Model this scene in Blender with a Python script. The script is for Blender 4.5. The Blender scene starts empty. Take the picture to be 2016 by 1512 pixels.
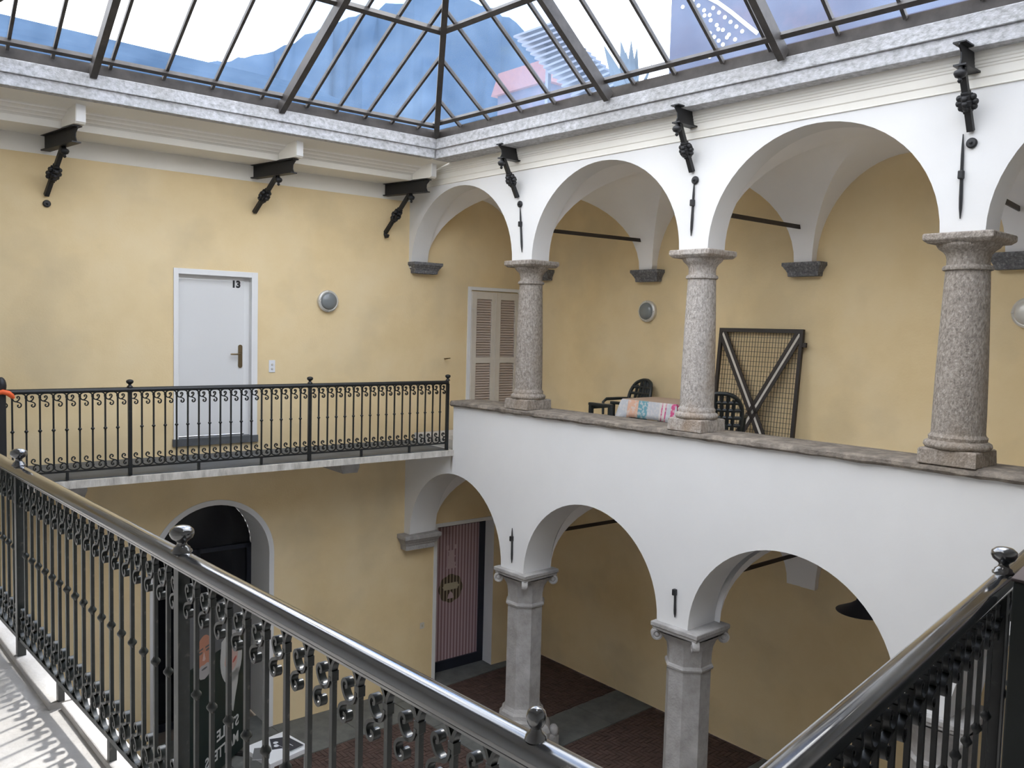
import bpy, bmesh, math, random
from mathutils import Vector, Matrix

random.seed(7)
scene = bpy.context.scene
COL = scene.collection
PI = math.pi

# ------------------------------------------------------------------ camera
F_PX = 1661.4
YAW, PITCH, ROLL = 2.4098, -0.0655, 0.0258
CAM = Vector((10.8041, -7.5101, 1.7671))
fwd = Vector((math.cos(PITCH) * math.cos(YAW), math.cos(PITCH) * math.sin(YAW), math.sin(PITCH)))
rgt = Vector((math.sin(YAW), -math.cos(YAW), 0.0))
upv = rgt.cross(fwd)
r2 = rgt * math.cos(ROLL) + upv * math.sin(ROLL)
u2 = -rgt * math.sin(ROLL) + upv * math.cos(ROLL)
cam_data = bpy.data.cameras.new('camera')
cam = bpy.data.objects.new('camera', cam_data)
COL.objects.link(cam)
m = Matrix((r2, u2, -fwd)).transposed().to_4x4()
m.translation = CAM
cam.matrix_world = m
cam_data.sensor_fit = 'HORIZONTAL'
cam_data.sensor_width = 36.0
cam_data.lens = F_PX / 2016.0 * 36.0
cam_data.clip_start = 0.05
cam_data.clip_end = 3000
scene.camera = cam

# ------------------------------------------------------------------ light
scene.view_settings.view_transform = 'Standard'
scene.view_settings.look = 'None'
scene.view_settings.gamma = 1.0
scene.view_settings.use_curve_mapping = False
scene.view_settings.exposure = 1.33

world = bpy.data.worlds.new('world')
scene.world = world
world.use_nodes = True
wt = world.node_tree
wt.nodes.clear()
w_out = wt.nodes.new('ShaderNodeOutputWorld')
w_bg = wt.nodes.new('ShaderNodeBackground')
w_tc = wt.nodes.new('ShaderNodeTexCoord')
w_no = wt.nodes.new('ShaderNodeTexNoise')
w_no.inputs['Scale'].default_value = 2.6
w_no.inputs['Detail'].default_value = 6
w_rp = wt.nodes.new('ShaderNodeValToRGB')
w_rp.color_ramp.elements[0].position = 0.36
w_rp.color_ramp.elements[0].color = (0.24, 0.38, 0.66, 1)
w_rp.color_ramp.elements[1].position = 0.52
w_rp.color_ramp.elements[1].color = (1.0, 0.985, 0.96, 1)
wt.links.new(w_tc.outputs['Generated'], w_no.inputs['Vector'])
wt.links.new(w_no.outputs['Fac'], w_rp.inputs['Fac'])
wt.links.new(w_rp.outputs['Color'], w_bg.inputs['Color'])
w_bg.inputs['Strength'].default_value = 2.4
wt.links.new(w_bg.outputs['Background'], w_out.inputs['Surface'])

sun_d = bpy.data.lights.new('sun', 'SUN')
sun_d.energy = 2.0
sun_d.angle = math.radians(2.2)
sun_d.color = (1.0, 0.96, 0.90)
sun = bpy.data.objects.new('sun', sun_d)
COL.objects.link(sun)
SUN_AZ, SUN_EL = math.radians(113), math.radians(56)
sdir = Vector((math.cos(SUN_EL) * math.cos(SUN_AZ), math.cos(SUN_EL) * math.sin(SUN_AZ), math.sin(SUN_EL)))
sun.rotation_euler = sdir.to_track_quat('Z', 'Y').to_euler()
sun.location = (2, 10, 30)

# ------------------------------------------------------------------ materials
def new_mat(name):
    ma = bpy.data.materials.new(name)
    ma.use_nodes = True
    nt = ma.node_tree
    b = nt.nodes['Principled BSDF']
    return ma, nt, b

def simple(name, col, rough=0.6, metal=0.0, spec=0.5):
    ma, nt, b = new_mat(name)
    b.inputs['Base Color'].default_value = (*col, 1)
    b.inputs['Roughness'].default_value = rough
    b.inputs['Metallic'].default_value = metal
    b.inputs['Specular IOR Level'].default_value = spec
    return ma

def mottled(name, stops, scale=2.0, detail=6, rough=0.8, bump=0.0, bscale=30.0, stretch=None, scale2=None, col2=None, fac2=0.3, spec=0.3, dist=0.02):
    """noise-mottled surface in object coordinates"""
    ma, nt, b = new_mat(name)
    N, Lk = nt.nodes, nt.links
    tc = N.new('ShaderNodeTexCoord')
    src = tc.outputs['Object']
    if stretch:
        mp = N.new('ShaderNodeMapping')
        mp.inputs['Scale'].default_value = stretch
        Lk.new(src, mp.inputs['Vector'])
        src = mp.outputs['Vector']
    no = N.new('ShaderNodeTexNoise')
    no.inputs['Scale'].default_value = scale
    no.inputs['Detail'].default_value = detail
    no.inputs['Roughness'].default_value = 0.6
    Lk.new(src, no.inputs['Vector'])
    rp = N.new('ShaderNodeValToRGB')
    el = rp.color_ramp.elements
    el[0].position, el[0].color = stops[0][0], (*stops[0][1], 1)
    el[1].position, el[1].color = stops[-1][0], (*stops[-1][1], 1)
    for p, c in stops[1:-1]:
        e = el.new(p)
        e.color = (*c, 1)
    Lk.new(no.outputs['Fac'], rp.inputs['Fac'])
    colour = rp.outputs['Color']
    if scale2:
        n2 = N.new('ShaderNodeTexNoise')
        n2.inputs['Scale'].default_value = scale2
        n2.inputs['Detail'].default_value = 5
        Lk.new(src, n2.inputs['Vector'])
        r3 = N.new('ShaderNodeValToRGB')
        r3.color_ramp.elements[0].position = 0.5
        r3.color_ramp.elements[0].color = (0, 0, 0, 1)
        r3.color_ramp.elements[1].position = 0.68
        r3.color_ramp.elements[1].color = (fac2, fac2, fac2, 1)
        Lk.new(n2.outputs['Fac'], r3.inputs['Fac'])
        mx = N.new('ShaderNodeMix')
        mx.data_type = 'RGBA'
        Lk.new(r3.outputs['Color'], mx.inputs['Factor'])
        Lk.new(colour, mx.inputs['A'])
        mx.inputs['B'].default_value = (*col2, 1)
        colour = mx.outputs['Result']
    Lk.new(colour, b.inputs['Base Color'])
    b.inputs['Roughness'].default_value = rough
    b.inputs['Specular IOR Level'].default_value = spec
    if bump > 0:
        nb = N.new('ShaderNodeTexNoise')
        nb.inputs['Scale'].default_value = bscale
        nb.inputs['Detail'].default_value = 5
        Lk.new(src, nb.inputs['Vector'])
        bp = N.new('ShaderNodeBump')
        bp.inputs['Strength'].default_value = bump
        bp.inputs['Distance'].default_value = dist
        Lk.new(nb.outputs['Fac'], bp.inputs['Height'])
        Lk.new(bp.outputs['Normal'], b.inputs['Normal'])
    return ma

M = {}
M['yellow'] = mottled('yellow_plaster', [(0.25, (0.72, 0.55, 0.30)), (0.5, (0.79, 0.625, 0.365)), (0.75, (0.82, 0.675, 0.43))],
                      scale=0.9, detail=8, rough=0.9, bump=0.15, bscale=40, scale2=1.1, col2=(0.60, 0.49, 0.31), fac2=0.45, dist=0.01)
M['white'] = mottled('white_plaster', [(0.3, (0.725, 0.718, 0.705)), (0.7, (0.755, 0.748, 0.735))], scale=1.5, rough=0.9, bump=0.08, bscale=25, dist=0.01)
M['vault'] = mottled('vault_plaster', [(0.3, (0.86, 0.845, 0.835)), (0.7, (0.90, 0.885, 0.875))], scale=1.5, rough=0.9, bump=0.06, bscale=25, dist=0.01)
M['cream'] = mottled('cream_cornice', [(0.3, (0.79, 0.76, 0.69)), (0.7, (0.85, 0.82, 0.75))], scale=1.2, rough=0.85)
M['white_trim'] = simple('white_paint', (0.78, 0.775, 0.76), 0.5)
M['door_white'] = mottled('door_white_paint', [(0.3, (0.70, 0.695, 0.68)), (0.7, (0.725, 0.72, 0.705))], scale=0.8, rough=0.45)
M['granite'] = mottled('pale_granite', [(0.3, (0.30, 0.30, 0.30)), (0.43, (0.43, 0.43, 0.435)), (0.58, (0.55, 0.55, 0.565)), (0.75, (0.68, 0.68, 0.70))],
                       scale=26, detail=12, rough=0.85, bump=0.6, bscale=70, stretch=(0.7, 0.7, 1.0), scale2=2.0, col2=(0.30, 0.29, 0.27), fac2=0.45, dist=0.01)
M['stone'] = mottled('weathered_stone', [(0.25, (0.13, 0.115, 0.10)), (0.45, (0.28, 0.245, 0.21)), (0.6, (0.39, 0.345, 0.30)), (0.85, (0.60, 0.56, 0.51))],
                     scale=48, detail=12, rough=0.9, bump=0.8, bscale=90, stretch=(1, 1, 0.6), scale2=1.6, col2=(0.30, 0.23, 0.165), fac2=0.55, dist=0.015)
M['stone_light'] = mottled('pale_weathered_stone', [(0.25, (0.20, 0.18, 0.16)), (0.45, (0.39, 0.355, 0.32)), (0.6, (0.52, 0.48, 0.44)), (0.85, (0.68, 0.64, 0.60))],
                           scale=48, detail=12, rough=0.9, bump=0.8, bscale=90, stretch=(1, 1, 0.6), scale2=1.9, col2=(0.30, 0.21, 0.135), fac2=0.75, dist=0.015)
M['stone_grey'] = mottled('grey_stone', [(0.25, (0.29, 0.275, 0.26)), (0.5, (0.40, 0.385, 0.37)), (0.8, (0.52, 0.505, 0.49))],
                          scale=5, detail=9, rough=0.9, bump=0.4, bscale=40, scale2=3.0, col2=(0.24, 0.22, 0.20), fac2=0.5, dist=0.015)
M['corbel_dark'] = mottled('dark_corbel_stone', [(0.3, (0.09, 0.09, 0.095)), (0.55, (0.17, 0.17, 0.175)), (0.75, (0.36, 0.36, 0.36))],
                           scale=40, detail=6, rough=0.9, bump=0.7, bscale=70, dist=0.01)
M['coping'] = mottled('parapet_stone', [(0.25, (0.11, 0.095, 0.08)), (0.5, (0.21, 0.18, 0.15)), (0.75, (0.36, 0.31, 0.25))],
                      scale=9, detail=10, rough=0.9, bump=0.8, bscale=30, dist=0.02)
M['slab_edge'] = mottled('marble_slab', [(0.25, (0.28, 0.26, 0.23)), (0.5, (0.52, 0.49, 0.44)), (0.75, (0.68, 0.65, 0.60))], scale=6, detail=8, rough=0.8, bump=0.3, bscale=40,
                         stretch=(2, 2, 0.5))
M['dark_slate'] = mottled('dark_slate_floor', [(0.3, (0.075, 0.08, 0.085)), (0.7, (0.13, 0.135, 0.14))], scale=3, rough=0.6, bump=0.1)
M['ground_stone'] = mottled('grey_paving_stone', [(0.3, (0.10, 0.105, 0.10)), (0.7, (0.165, 0.17, 0.16))], scale=4, rough=0.7, bump=0.2)
M['walk_stone'] = mottled('walkway_stone', [(0.25, (0.47, 0.45, 0.425)), (0.5, (0.56, 0.54, 0.515)), (0.75, (0.63, 0.61, 0.585))], scale=5, detail=9, rough=0.85,
                          bump=0.3, bscale=35, scale2=2.5, col2=(0.36, 0.32, 0.27), fac2=0.5)
M['mortar'] = simple('sandy_mortar', (0.15, 0.125, 0.10), 0.95)
M['brick'] = mottled('dark_red_brick', [(0.25, (0.055, 0.036, 0.031)), (0.5, (0.085, 0.054, 0.046)), (0.75, (0.12, 0.076, 0.063))], scale=7, detail=4, rough=0.8, bump=0.3)
M['iron'] = mottled('black_painted_iron', [(0.3, (0.007, 0.008, 0.009)), (0.62, (0.011, 0.012, 0.012)), (0.8, (0.035, 0.035, 0.033))], scale=25, rough=0.42, spec=0.4)
M['iron_worn'] = mottled('worn_green_black_iron', [(0.3, (0.012, 0.015, 0.014)), (0.60, (0.022, 0.026, 0.024)), (0.74, (0.12, 0.115, 0.095))], scale=26, detail=10, rough=0.30, spec=0.6)
M['handrail'] = mottled('polished_dark_handrail', [(0.3, (0.012, 0.013, 0.016)), (0.62, (0.022, 0.024, 0.027)), (0.76, (0.14, 0.135, 0.12))], scale=9, detail=12, rough=0.13, spec=1.0)
M['handrail'].node_tree.nodes['Principled BSDF'].inputs['Coat Weight'].default_value = 1.0
M['handrail'].node_tree.nodes['Principled BSDF'].inputs['Coat Roughness'].default_value = 0.08
M['handrail'].node_tree.nodes['Principled BSDF'].inputs['Coat IOR'].default_value = 1.7
def vary_roughness(ma, lo, hi, scale):
    nt = ma.node_tree
    tc = nt.nodes.new('ShaderNodeTexCoord'); no = nt.nodes.new('ShaderNodeTexNoise'); mr = nt.nodes.new('ShaderNodeMapRange')
    no.inputs['Scale'].default_value = scale; no.inputs['Detail'].default_value = 6
    mr.inputs['From Min'].default_value = 0.35; mr.inputs['From Max'].default_value = 0.65
    mr.inputs['To Min'].default_value = lo; mr.inputs['To Max'].default_value = hi
    nt.links.new(tc.outputs['Object'], no.inputs['Vector']); nt.links.new(no.outputs['Fac'], mr.inputs['Value'])
    b = nt.nodes['Principled BSDF']
    nt.links.new(mr.outputs['Result'], b.inputs['Roughness']); nt.links.new(mr.outputs['Result'], b.inputs['Coat Roughness'])
vary_roughness(M['handrail'], 0.05, 0.20, 2.2)
M['steel'] = mottled('dark_brown_steel', [(0.3, (0.045, 0.040, 0.037)), (0.7, (0.085, 0.076, 0.070))], scale=6, rough=0.5)
M['lead'] = simple('lead_flashing', (0.16, 0.18, 0.21), 0.6)
M['shutter'] = mottled('beige_shutter_paint', [(0.3, (0.60, 0.55, 0.47)), (0.7, (0.66, 0.61, 0.53))], scale=3, rough=0.6)
M['shutter_slat'] = simple('shutter_slat_paint', (0.52, 0.43, 0.36), 0.6)
M['brass'] = simple('aged_brass', (0.24, 0.18, 0.10), 0.35, 0.9)
M['lamp_rim'] = simple('lamp_rim_metal', (0.62, 0.60, 0.55), 0.4, 0.3)
M['lamp_glass'] = simple('frosted_lamp_glass', (0.20, 0.215, 0.215), 0.18, 0.0, 0.6)
M['plastic_white'] = simple('white_plastic', (0.78, 0.79, 0.81), 0.4)
M['plastic_dark'] = simple('dark_green_plastic', (0.018, 0.022, 0.022), 0.4)
M['cushion'] = simple('pale_cushion_fabric', (0.55, 0.55, 0.46), 0.9)
M['black'] = simple('black_paint', (0.012, 0.012, 0.013), 0.5)
M['rust_iron'] = simple('dark_brown_iron', (0.028, 0.021, 0.017), 0.55)
M['frame_navy'] = simple('navy_metal_frame', (0.016, 0.019, 0.030), 0.45)
M['dark_glass'] = simple('dark_shop_glass', (0.008, 0.009, 0.012), 0.12, 0.0, 0.5)
M['orange'] = simple('orange_ribbon', (0.85, 0.13, 0.03), 0.6)
M['table_white'] = simple('white_laminate', (0.74, 0.75, 0.76), 0.45)
M['mag_dark'] = simple('magazine_cover_navy', (0.03, 0.035, 0.05), 0.4)
M['mag_light'] = simple('magazine_print_white', (0.65, 0.67, 0.7), 0.5)
M['mag_grey'] = simple('magazine_cover_grey', (0.14, 0.14, 0.14), 0.5)
M['banner'] = simple('dark_green_banner', (0.008, 0.018, 0.016), 0.5)
M['banner_grey'] = simple('grey_banner_top', (0.10, 0.105, 0.11), 0.5)
M['skin_tan'] = simple('printed_tan_skin', (0.42, 0.19, 0.12), 0.6)
M['skin_pale'] = simple('printed_pale_skin', (0.55, 0.38, 0.33), 0.6)
M['hair_grey'] = simple('printed_grey_hair', (0.10, 0.10, 0.10), 0.6)
M['hair_white'] = simple('printed_white_hair', (0.50, 0.50, 0.48), 0.6)
M['beard'] = simple('printed_grey_beard', (0.36, 0.34, 0.33), 0.6)
M['lips'] = simple('printed_red_lips', (0.45, 0.10, 0.08), 0.6)
M['print_white'] = simple('printed_white_letters', (0.62, 0.63, 0.62), 0.6)
M['badge_brown'] = None
M['box_dark'] = mottled('dark_grey_box', [(0.3, (0.018, 0.021, 0.020)), (0.7, (0.026, 0.030, 0.028))], scale=4, rough=0.5)
M['box_lid'] = simple('reddish_grey_lid', (0.055, 0.042, 0.042), 0.75, 0, 0.2)
M['mountain'] = mottled('hazy_mountain', [(0.3, (0.022, 0.045, 0.088)), (0.6, (0.033, 0.055, 0.092)), (0.8, (0.042, 0.062, 0.08))], scale=0.02, rough=1.0, spec=0.0)  # distance haze is put into the blue colour
M['roof_slate'] = mottled('blue_grey_roof', [(0.3, (0.016, 0.032, 0.062)), (0.7, (0.022, 0.042, 0.075))], scale=3, rough=1.0, spec=0.0)
M['neighbour'] = mottled('lavender_grey_render', [(0.3, (0.050, 0.060, 0.10)), (0.55, (0.065, 0.068, 0.105)), (0.8, (0.12, 0.09, 0.12))], scale=0.6, rough=0.9)
M['neighbour_light_spot'] = simple('white_light_spot', (0.92, 0.92, 0.92), 0.6)  # white standing in for spots of light on the house wall
M['tile_roof'] = mottled('red_tile_roof', [(0.3, (0.11, 0.062, 0.075)), (0.7, (0.14, 0.075, 0.08))], scale=2, rough=0.9)  # red dulled, with distance haze mixed into the colour
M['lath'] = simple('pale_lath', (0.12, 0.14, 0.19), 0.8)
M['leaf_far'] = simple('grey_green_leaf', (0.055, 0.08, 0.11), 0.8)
M['tree_far'] = mottled('distant_tree_green', [(0.3, (0.10, 0.14, 0.10)), (0.7, (0.16, 0.21, 0.15))], scale=1.5, rough=1.0)

def glass_mat():
    ma = bpy.data.materials.new('wired_roof_glass')
    ma.use_nodes = True
    nt = ma.node_tree
    nt.nodes.clear()
    N, Lk = nt.nodes, nt.links
    out = N.new('ShaderNodeOutputMaterial')
    tr = N.new('ShaderNodeBsdfTransparent')
    tr.inputs['Color'].default_value = (0.95, 0.97, 1.0, 1)
    tl = N.new('ShaderNodeBsdfTranslucent')
    tl.inputs['Color'].default_value = (0.40, 0.58, 0.85, 1)
    gl = N.new('ShaderNodeBsdfGlossy')
    gl.inputs['Color'].default_value = (0.9, 0.95, 1.0, 1)
    gl.inputs['Roughness'].default_value = 0.15
    tc = N.new('ShaderNodeTexCoord')
    no = N.new('ShaderNodeTexNoise')
    no.inputs['Scale'].default_value = 1.3
    no.inputs['Detail'].default_value = 7
    rp = N.new('ShaderNodeValToRGB')
    rp.color_ramp.elements[0].position = 0.3
    rp.color_ramp.elements[0].color = (0.02, 0.02, 0.02, 1)
    rp.color_ramp.elements[1].position = 0.75
    rp.color_ramp.elements[1].color = (0.11, 0.11, 0.11, 1)
    m1 = N.new('ShaderNodeMixShader')
    m2 = N.new('ShaderNodeMixShader')
    m2.inputs['Fac'].default_value = 0.02
    Lk.new(tc.outputs['Object'], no.inputs['Vector'])
    Lk.new(no.outputs['Fac'], rp.inputs['Fac'])
    Lk.new(rp.outputs['Color'], m1.inputs['Fac'])
    Lk.new(tr.outputs[0], m1.inputs[1])
    Lk.new(tl.outputs[0], m1.inputs[2])
    Lk.new(m1.outputs[0], m2.inputs[1])
    Lk.new(gl.outputs[0], m2.inputs[2])
    Lk.new(m2.outputs[0], out.inputs['Surface'])
    return ma
M['glass'] = glass_mat()

def stripe_mat(name, c1, c2, period, axis='X', duty=0.5, off=0.0):
    ma, nt, b = new_mat(name)
    N, Lk = nt.nodes, nt.links
    tc = N.new('ShaderNodeTexCoord')
    sx = N.new('ShaderNodeSeparateXYZ')
    Lk.new(tc.outputs['Object'], sx.inputs[0])
    a = N.new('ShaderNodeMath'); a.operation = 'MULTIPLY_ADD'
    a.inputs[1].default_value = 1.0 / period
    a.inputs[2].default_value = off
    Lk.new(sx.outputs[axis], a.inputs[0])
    fr = N.new('ShaderNodeMath'); fr.operation = 'FRACT'
    Lk.new(a.outputs[0], fr.inputs[0])
    gt = N.new('ShaderNodeMath'); gt.operation = 'GREATER_THAN'
    gt.inputs[1].default_value = duty
    Lk.new(fr.outputs[0], gt.inputs[0])
    mx = N.new('ShaderNodeMix'); mx.data_type = 'RGBA'
    Lk.new(gt.outputs[0], mx.inputs['Factor'])
    mx.inputs['A'].default_value = (*c1, 1)
    mx.inputs['B'].default_value = (*c2, 1)
    Lk.new(mx.outputs['Result'], b.inputs['Base Color'])
    b.inputs['Roughness'].default_value = 0.45
    return ma
M['pink'] = stripe_mat('pink_striped_film', (0.56, 0.43, 0.45), (0.30, 0.175, 0.19), 0.064)
M['badge_brown'] = stripe_mat('brown_beige_striped_badge', (0.33, 0.27, 0.19), (0.055, 0.035, 0.02), 0.064, duty=0.5)
M['badge_label'] = simple('beige_badge_label', (0.50, 0.44, 0.30), 0.6)
M['pink_pale'] = simple('pale_pink_print', (0.58, 0.44, 0.45), 0.5)

def patchwork_mat():
    ma, nt, b = new_mat('patchwork_tablecloth')
    N, Lk = nt.nodes, nt.links
    tc = N.new('ShaderNodeTexCoord')
    sx = N.new('ShaderNodeSeparateXYZ')
    Lk.new(tc.outputs['Object'], sx.inputs[0])
    # bands along the cloth's length (x) and along its depth (y)
    def ramp(sock, lo, hi, cols):
        mr = N.new('ShaderNodeMapRange')
        mr.inputs['From Min'].default_value = lo
        mr.inputs['From Max'].default_value = hi
        Lk.new(sock, mr.inputs['Value'])
        rp = N.new('ShaderNodeValToRGB')
        rp.color_ramp.interpolation = 'CONSTANT'
        el = rp.color_ramp.elements
        el[0].position, el[0].color = 0, (*cols[0][1], 1)
        el[1].position, el[1].color = cols[1][0], (*cols[1][1], 1)
        for p, c in cols[2:]:
            e = el.new(p); e.color = (*c, 1)
        Lk.new(mr.outputs['Result'], rp.inputs['Fac'])
        return rp.outputs['Color']
    teal, peach, grey, mag, pale, tan = (0.16, 0.36, 0.42), (0.75, 0.46, 0.32), (0.55, 0.56, 0.58), (0.62, 0.10, 0.24), (0.72, 0.66, 0.62), (0.42, 0.32, 0.24)
    cx = ramp(sx.outputs['X'], -0.52, 0.52, [(0, grey), (0.17, peach), (0.34, teal), (0.5, grey), (0.69, pale), (0.72, mag), (0.74, pale), (0.78, mag), (0.80, grey), (0.87, mag), (0.95, (0.35, 0.07, 0.17))])
    cy = ramp(sx.outputs['Y'], -0.45, 0.45, [(0, grey), (0.1, mag), (0.16, tan), (0.3, grey), (0.36, (0.12, 0.12, 0.14)), (0.42, pale), (0.5, mag), (0.6, tan), (0.7, grey), (0.8, mag), (0.9, tan)])
    gt = N.new('ShaderNodeMath'); gt.operation = 'GREATER_THAN'; gt.inputs[1].default_value = 0.452
    Lk.new(sx.outputs['X'], gt.inputs[0])
    mx = N.new('ShaderNodeMix'); mx.data_type = 'RGBA'
    Lk.new(gt.outputs[0], mx.inputs['Factor']); Lk.new(cx, mx.inputs['A']); Lk.new(cy, mx.inputs['B'])
    # printed flowers: a soft noise blotch over the patches
    no = N.new('ShaderNodeTexNoise'); no.inputs['Scale'].default_value = 26; no.inputs['Detail'].default_value = 2
    Lk.new(tc.outputs['Object'], no.inputs['Vector'])
    rr = N.new('ShaderNodeValToRGB')
    rr.color_ramp.elements[0].position = 0.52; rr.color_ramp.elements[0].color = (0, 0, 0, 1)
    rr.color_ramp.elements[1].position = 0.56; rr.color_ramp.elements[1].color = (0.55, 0.55, 0.55, 1)
    Lk.new(no.outputs['Fac'], rr.inputs['Fac'])
    m2 = N.new('ShaderNodeMix'); m2.data_type = 'RGBA'
    Lk.new(rr.outputs['Color'], m2.inputs['Factor']); Lk.new(mx.outputs['Result'], m2.inputs['A'])
    m2.inputs['B'].default_value = (0.70, 0.66, 0.62, 1)
    # top of the table: tan with thin stripes
    gz = N.new('ShaderNodeMath'); gz.operation = 'GREATER_THAN'; gz.inputs[1].default_value = 0.728
    Lk.new(sx.outputs['Z'], gz.inputs[0])
    m3 = N.new('ShaderNodeMix'); m3.data_type = 'RGBA'
    Lk.new(gz.outputs[0], m3.inputs['Factor']); Lk.new(m2.outputs['Result'], m3.inputs['A'])
    m3.inputs['B'].default_value = (0.44, 0.33, 0.25, 1)
    Lk.new(m3.outputs['Result'], b.inputs['Base Color'])
    b.inputs['Roughness'].default_value = 0.85
    return ma
M['patch'] = patchwork_mat()

# ------------------------------------------------------------------ mesh helpers
class MB:
    def __init__(self):
        self.v = []; self.f = []
    def add(self, vs, fs):
        o = len(self.v)
        self.v += [tuple(p) for p in vs]
        self.f += [tuple(i + o for i in q) for q in fs]
        return self
    def box(self, x0, x1, y0, y1, z0, z1):
        v = [(x0, y0, z0), (x1, y0, z0), (x1, y1, z0), (x0, y1, z0), (x0, y0, z1), (x1, y0, z1), (x1, y1, z1), (x0, y1, z1)]
        return self.add(v, [(0, 3, 2, 1), (4, 5, 6, 7), (0, 1, 5, 4), (1, 2, 6, 5), (2, 3, 7, 6), (3, 0, 4, 7)])
    def hexa(self, p):
        return self.add(p, [(0, 3, 2, 1), (4, 5, 6, 7), (0, 1, 5, 4), (1, 2, 6, 5), (2, 3, 7, 6), (3, 0, 4, 7)])
    def bar(self, a, b, w, h, up=(0, 0, 1)):
        """rectangular bar from a to b, width w (sideways) and height h (along up)"""
        a, b = Vector(a), Vector(b)
        d = (b - a).normalized(); up = Vector(up)
        s = d.cross(up)
        if s.length < 1e-5: s = d.cross(Vector((1, 0, 0)))
        s.normalize(); n = s.cross(d).normalized()
        s *= w / 2; n *= h / 2
        return self.hexa([a - s - n, a + s - n, b + s - n, b - s - n, a - s + n, a + s + n, b + s + n, b - s + n])
    def lathe(self, prof, n=24, cx=0, cy=0, cap=True, ph=0.0, axis='z'):
        o = len(self.v)
        for r, z in prof:
            for k in range(n):
                t = 2 * PI * k / n + ph
                if axis == 'z': self.v.append((cx + r * math.cos(t), cy + r * math.sin(t), z))
                else: self.v.append((cx + r * math.cos(t), z, cy + r * math.sin(t)))
        for i in range(len(prof) - 1):
            for k in range(n):
                a = o + i * n + k; b = o + i * n + (k + 1) % n
                self.f.append((a, b, b + n, a + n) if axis == 'z' else (a, a + n, b + n, b))
        if cap:
            bot = tuple(o + k for k in range(n)); top = tuple(o + (len(prof) - 1) * n + k for k in range(n))
            self.f.append(bot[::-1] if axis == 'z' else bot); self.f.append(top if axis == 'z' else top[::-1])
        return self
    def square_lathe(self, prof, cx=0, cy=0):
        """stack of square sections (half-width, z)"""
        return self.lathe([(r * math.sqrt(2), z) for r, z in prof], 4, cx, cy, True, PI / 4)
    def sphere(self, c, rx, ry, rz, n=16, m=10):
        o = len(self.v)
        for i in range(m + 1):
            t = PI * i / m
            for k in range(n):
                p = 2 * PI * k / n
                self.v.append((c[0] + rx * math.sin(t) * math.cos(p), c[1] + ry * math.sin(t) * math.sin(p), c[2] - rz * math.cos(t)))
        for i in range(m):
            for k in range(n):
                a = o + i * n + k; b = o + i * n + (k + 1) % n
                self.f.append((a, b, b + n, a + n))
        return self
    def tube(self, pts, r, n=8):
        pts = [Vector(p) for p in pts]
        o = len(self.v)
        prev = None
        for i, p in enumerate(pts):
            d = (pts[min(i + 1, len(pts) - 1)] - pts[max(i - 1, 0)]).normalized()
            if prev is None:
                s = d.cross(Vector((0, 0, 1)))
                if s.length < 0.05: s = d.cross(Vector((1, 0, 0)))
            else:
                s = prev - d * prev.dot(d)
            s.normalize(); prev = s
            t = d.cross(s)
            rr = r[i] if isinstance(r, (list, tuple)) else r
            for k in range(n):
                a = 2 * PI * k / n
                self.v.append(tuple(p + s * (rr * math.cos(a)) + t * (rr * math.sin(a))))
        for i in range(len(pts) - 1):
            for k in range(n):
                a = o + i * n + k; b = o + i * n + (k + 1) % n
                self.f.append((a, b, b + n, a + n))
        self.f.append(tuple(o + k for k in range(n))[::-1])
        self.f.append(tuple(o + (len(pts) - 1) * n + k for k in range(n)))
        return self
    def ribbon(self, pts, t, d):
        """flat iron strip bent in the xz plane: t thick in the plane, d deep along y"""
        n = len(pts); o = len(self.v)
        for i, (x, z) in enumerate(pts):
            x0, z0 = pts[max(i - 1, 0)]; x1, z1 = pts[min(i + 1, n - 1)]
            l = math.hypot(x1 - x0, z1 - z0) or 1
            nx, nz = -(z1 - z0) / l, (x1 - x0) / l
            tt = (t[i] if isinstance(t, list) else t) / 2
            for s, y in ((-1, -d / 2), (1, -d / 2), (1, d / 2), (-1, d / 2)):
                self.v.append((x + nx * tt * s, y, z + nz * tt * s))
        for i in range(n - 1):
            for k in range(4):
                a = o + i * 4 + k; b = o + i * 4 + (k + 1) % 4
                self.f.append((a, b, b + 4, a + 4))
        self.f.append((o + 3, o + 2, o + 1, o)); e = o + (n - 1) * 4
        self.f.append((e, e + 1, e + 2, e + 3))
        return self
    def prism(self, poly, y0, y1):
        """polygon in xz extruded along y"""
        n = len(poly); o = len(self.v)
        self.v += [(x, y0, z) for x, z in poly] + [(x, y1, z) for x, z in poly]
        self.f.append(tuple(o + i for i in range(n)))
        self.f.append(tuple(o + n + i for i in range(n))[::-1])
        for i in range(n):
            j = (i + 1) % n
            self.f.append((o + j, o + i, o + n + i, o + n + j))
        return self
    def sweep(self, prof, a, b):
        """open profile [(out, z)] swept between plan points a=(x,y,nx,ny), b: out runs along the normal"""
        o = len(self.v); n = len(prof)
        for (x, y, nx, ny) in (a, b):
            for q, z in prof: self.v.append((x + nx * q, y + ny * q, z))
        for i in range(n - 1):
            self.f.append((o + i, o + n + i, o + n + i + 1, o + i + 1))
        return self
    def mesh(self, name, smooth=None):
        me = bpy.data.meshes.new(name)
        me.from_pydata(self.v, [], self.f)
        bm = bmesh.new(); bm.from_mesh(me)
        bmesh.ops.recalc_face_normals(bm, faces=bm.faces[:])
        bm.to_mesh(me); bm.free()
        if smooth is not None:
            me.shade_smooth()
            me.set_sharp_from_angle(angle=math.radians(smooth))
        return me
    def build(self, name, mat, parent=None, smooth=None, loc=None, rotz=None, bevel=0):
        me = self.mesh(name, smooth)
        o = put(name, me, mat, parent, loc, rotz)
        if bevel:
            b = o.modifiers.new('bevel', 'BEVEL'); b.width = bevel; b.segments = 2; b.limit_method = 'ANGLE'
        return o

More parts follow.
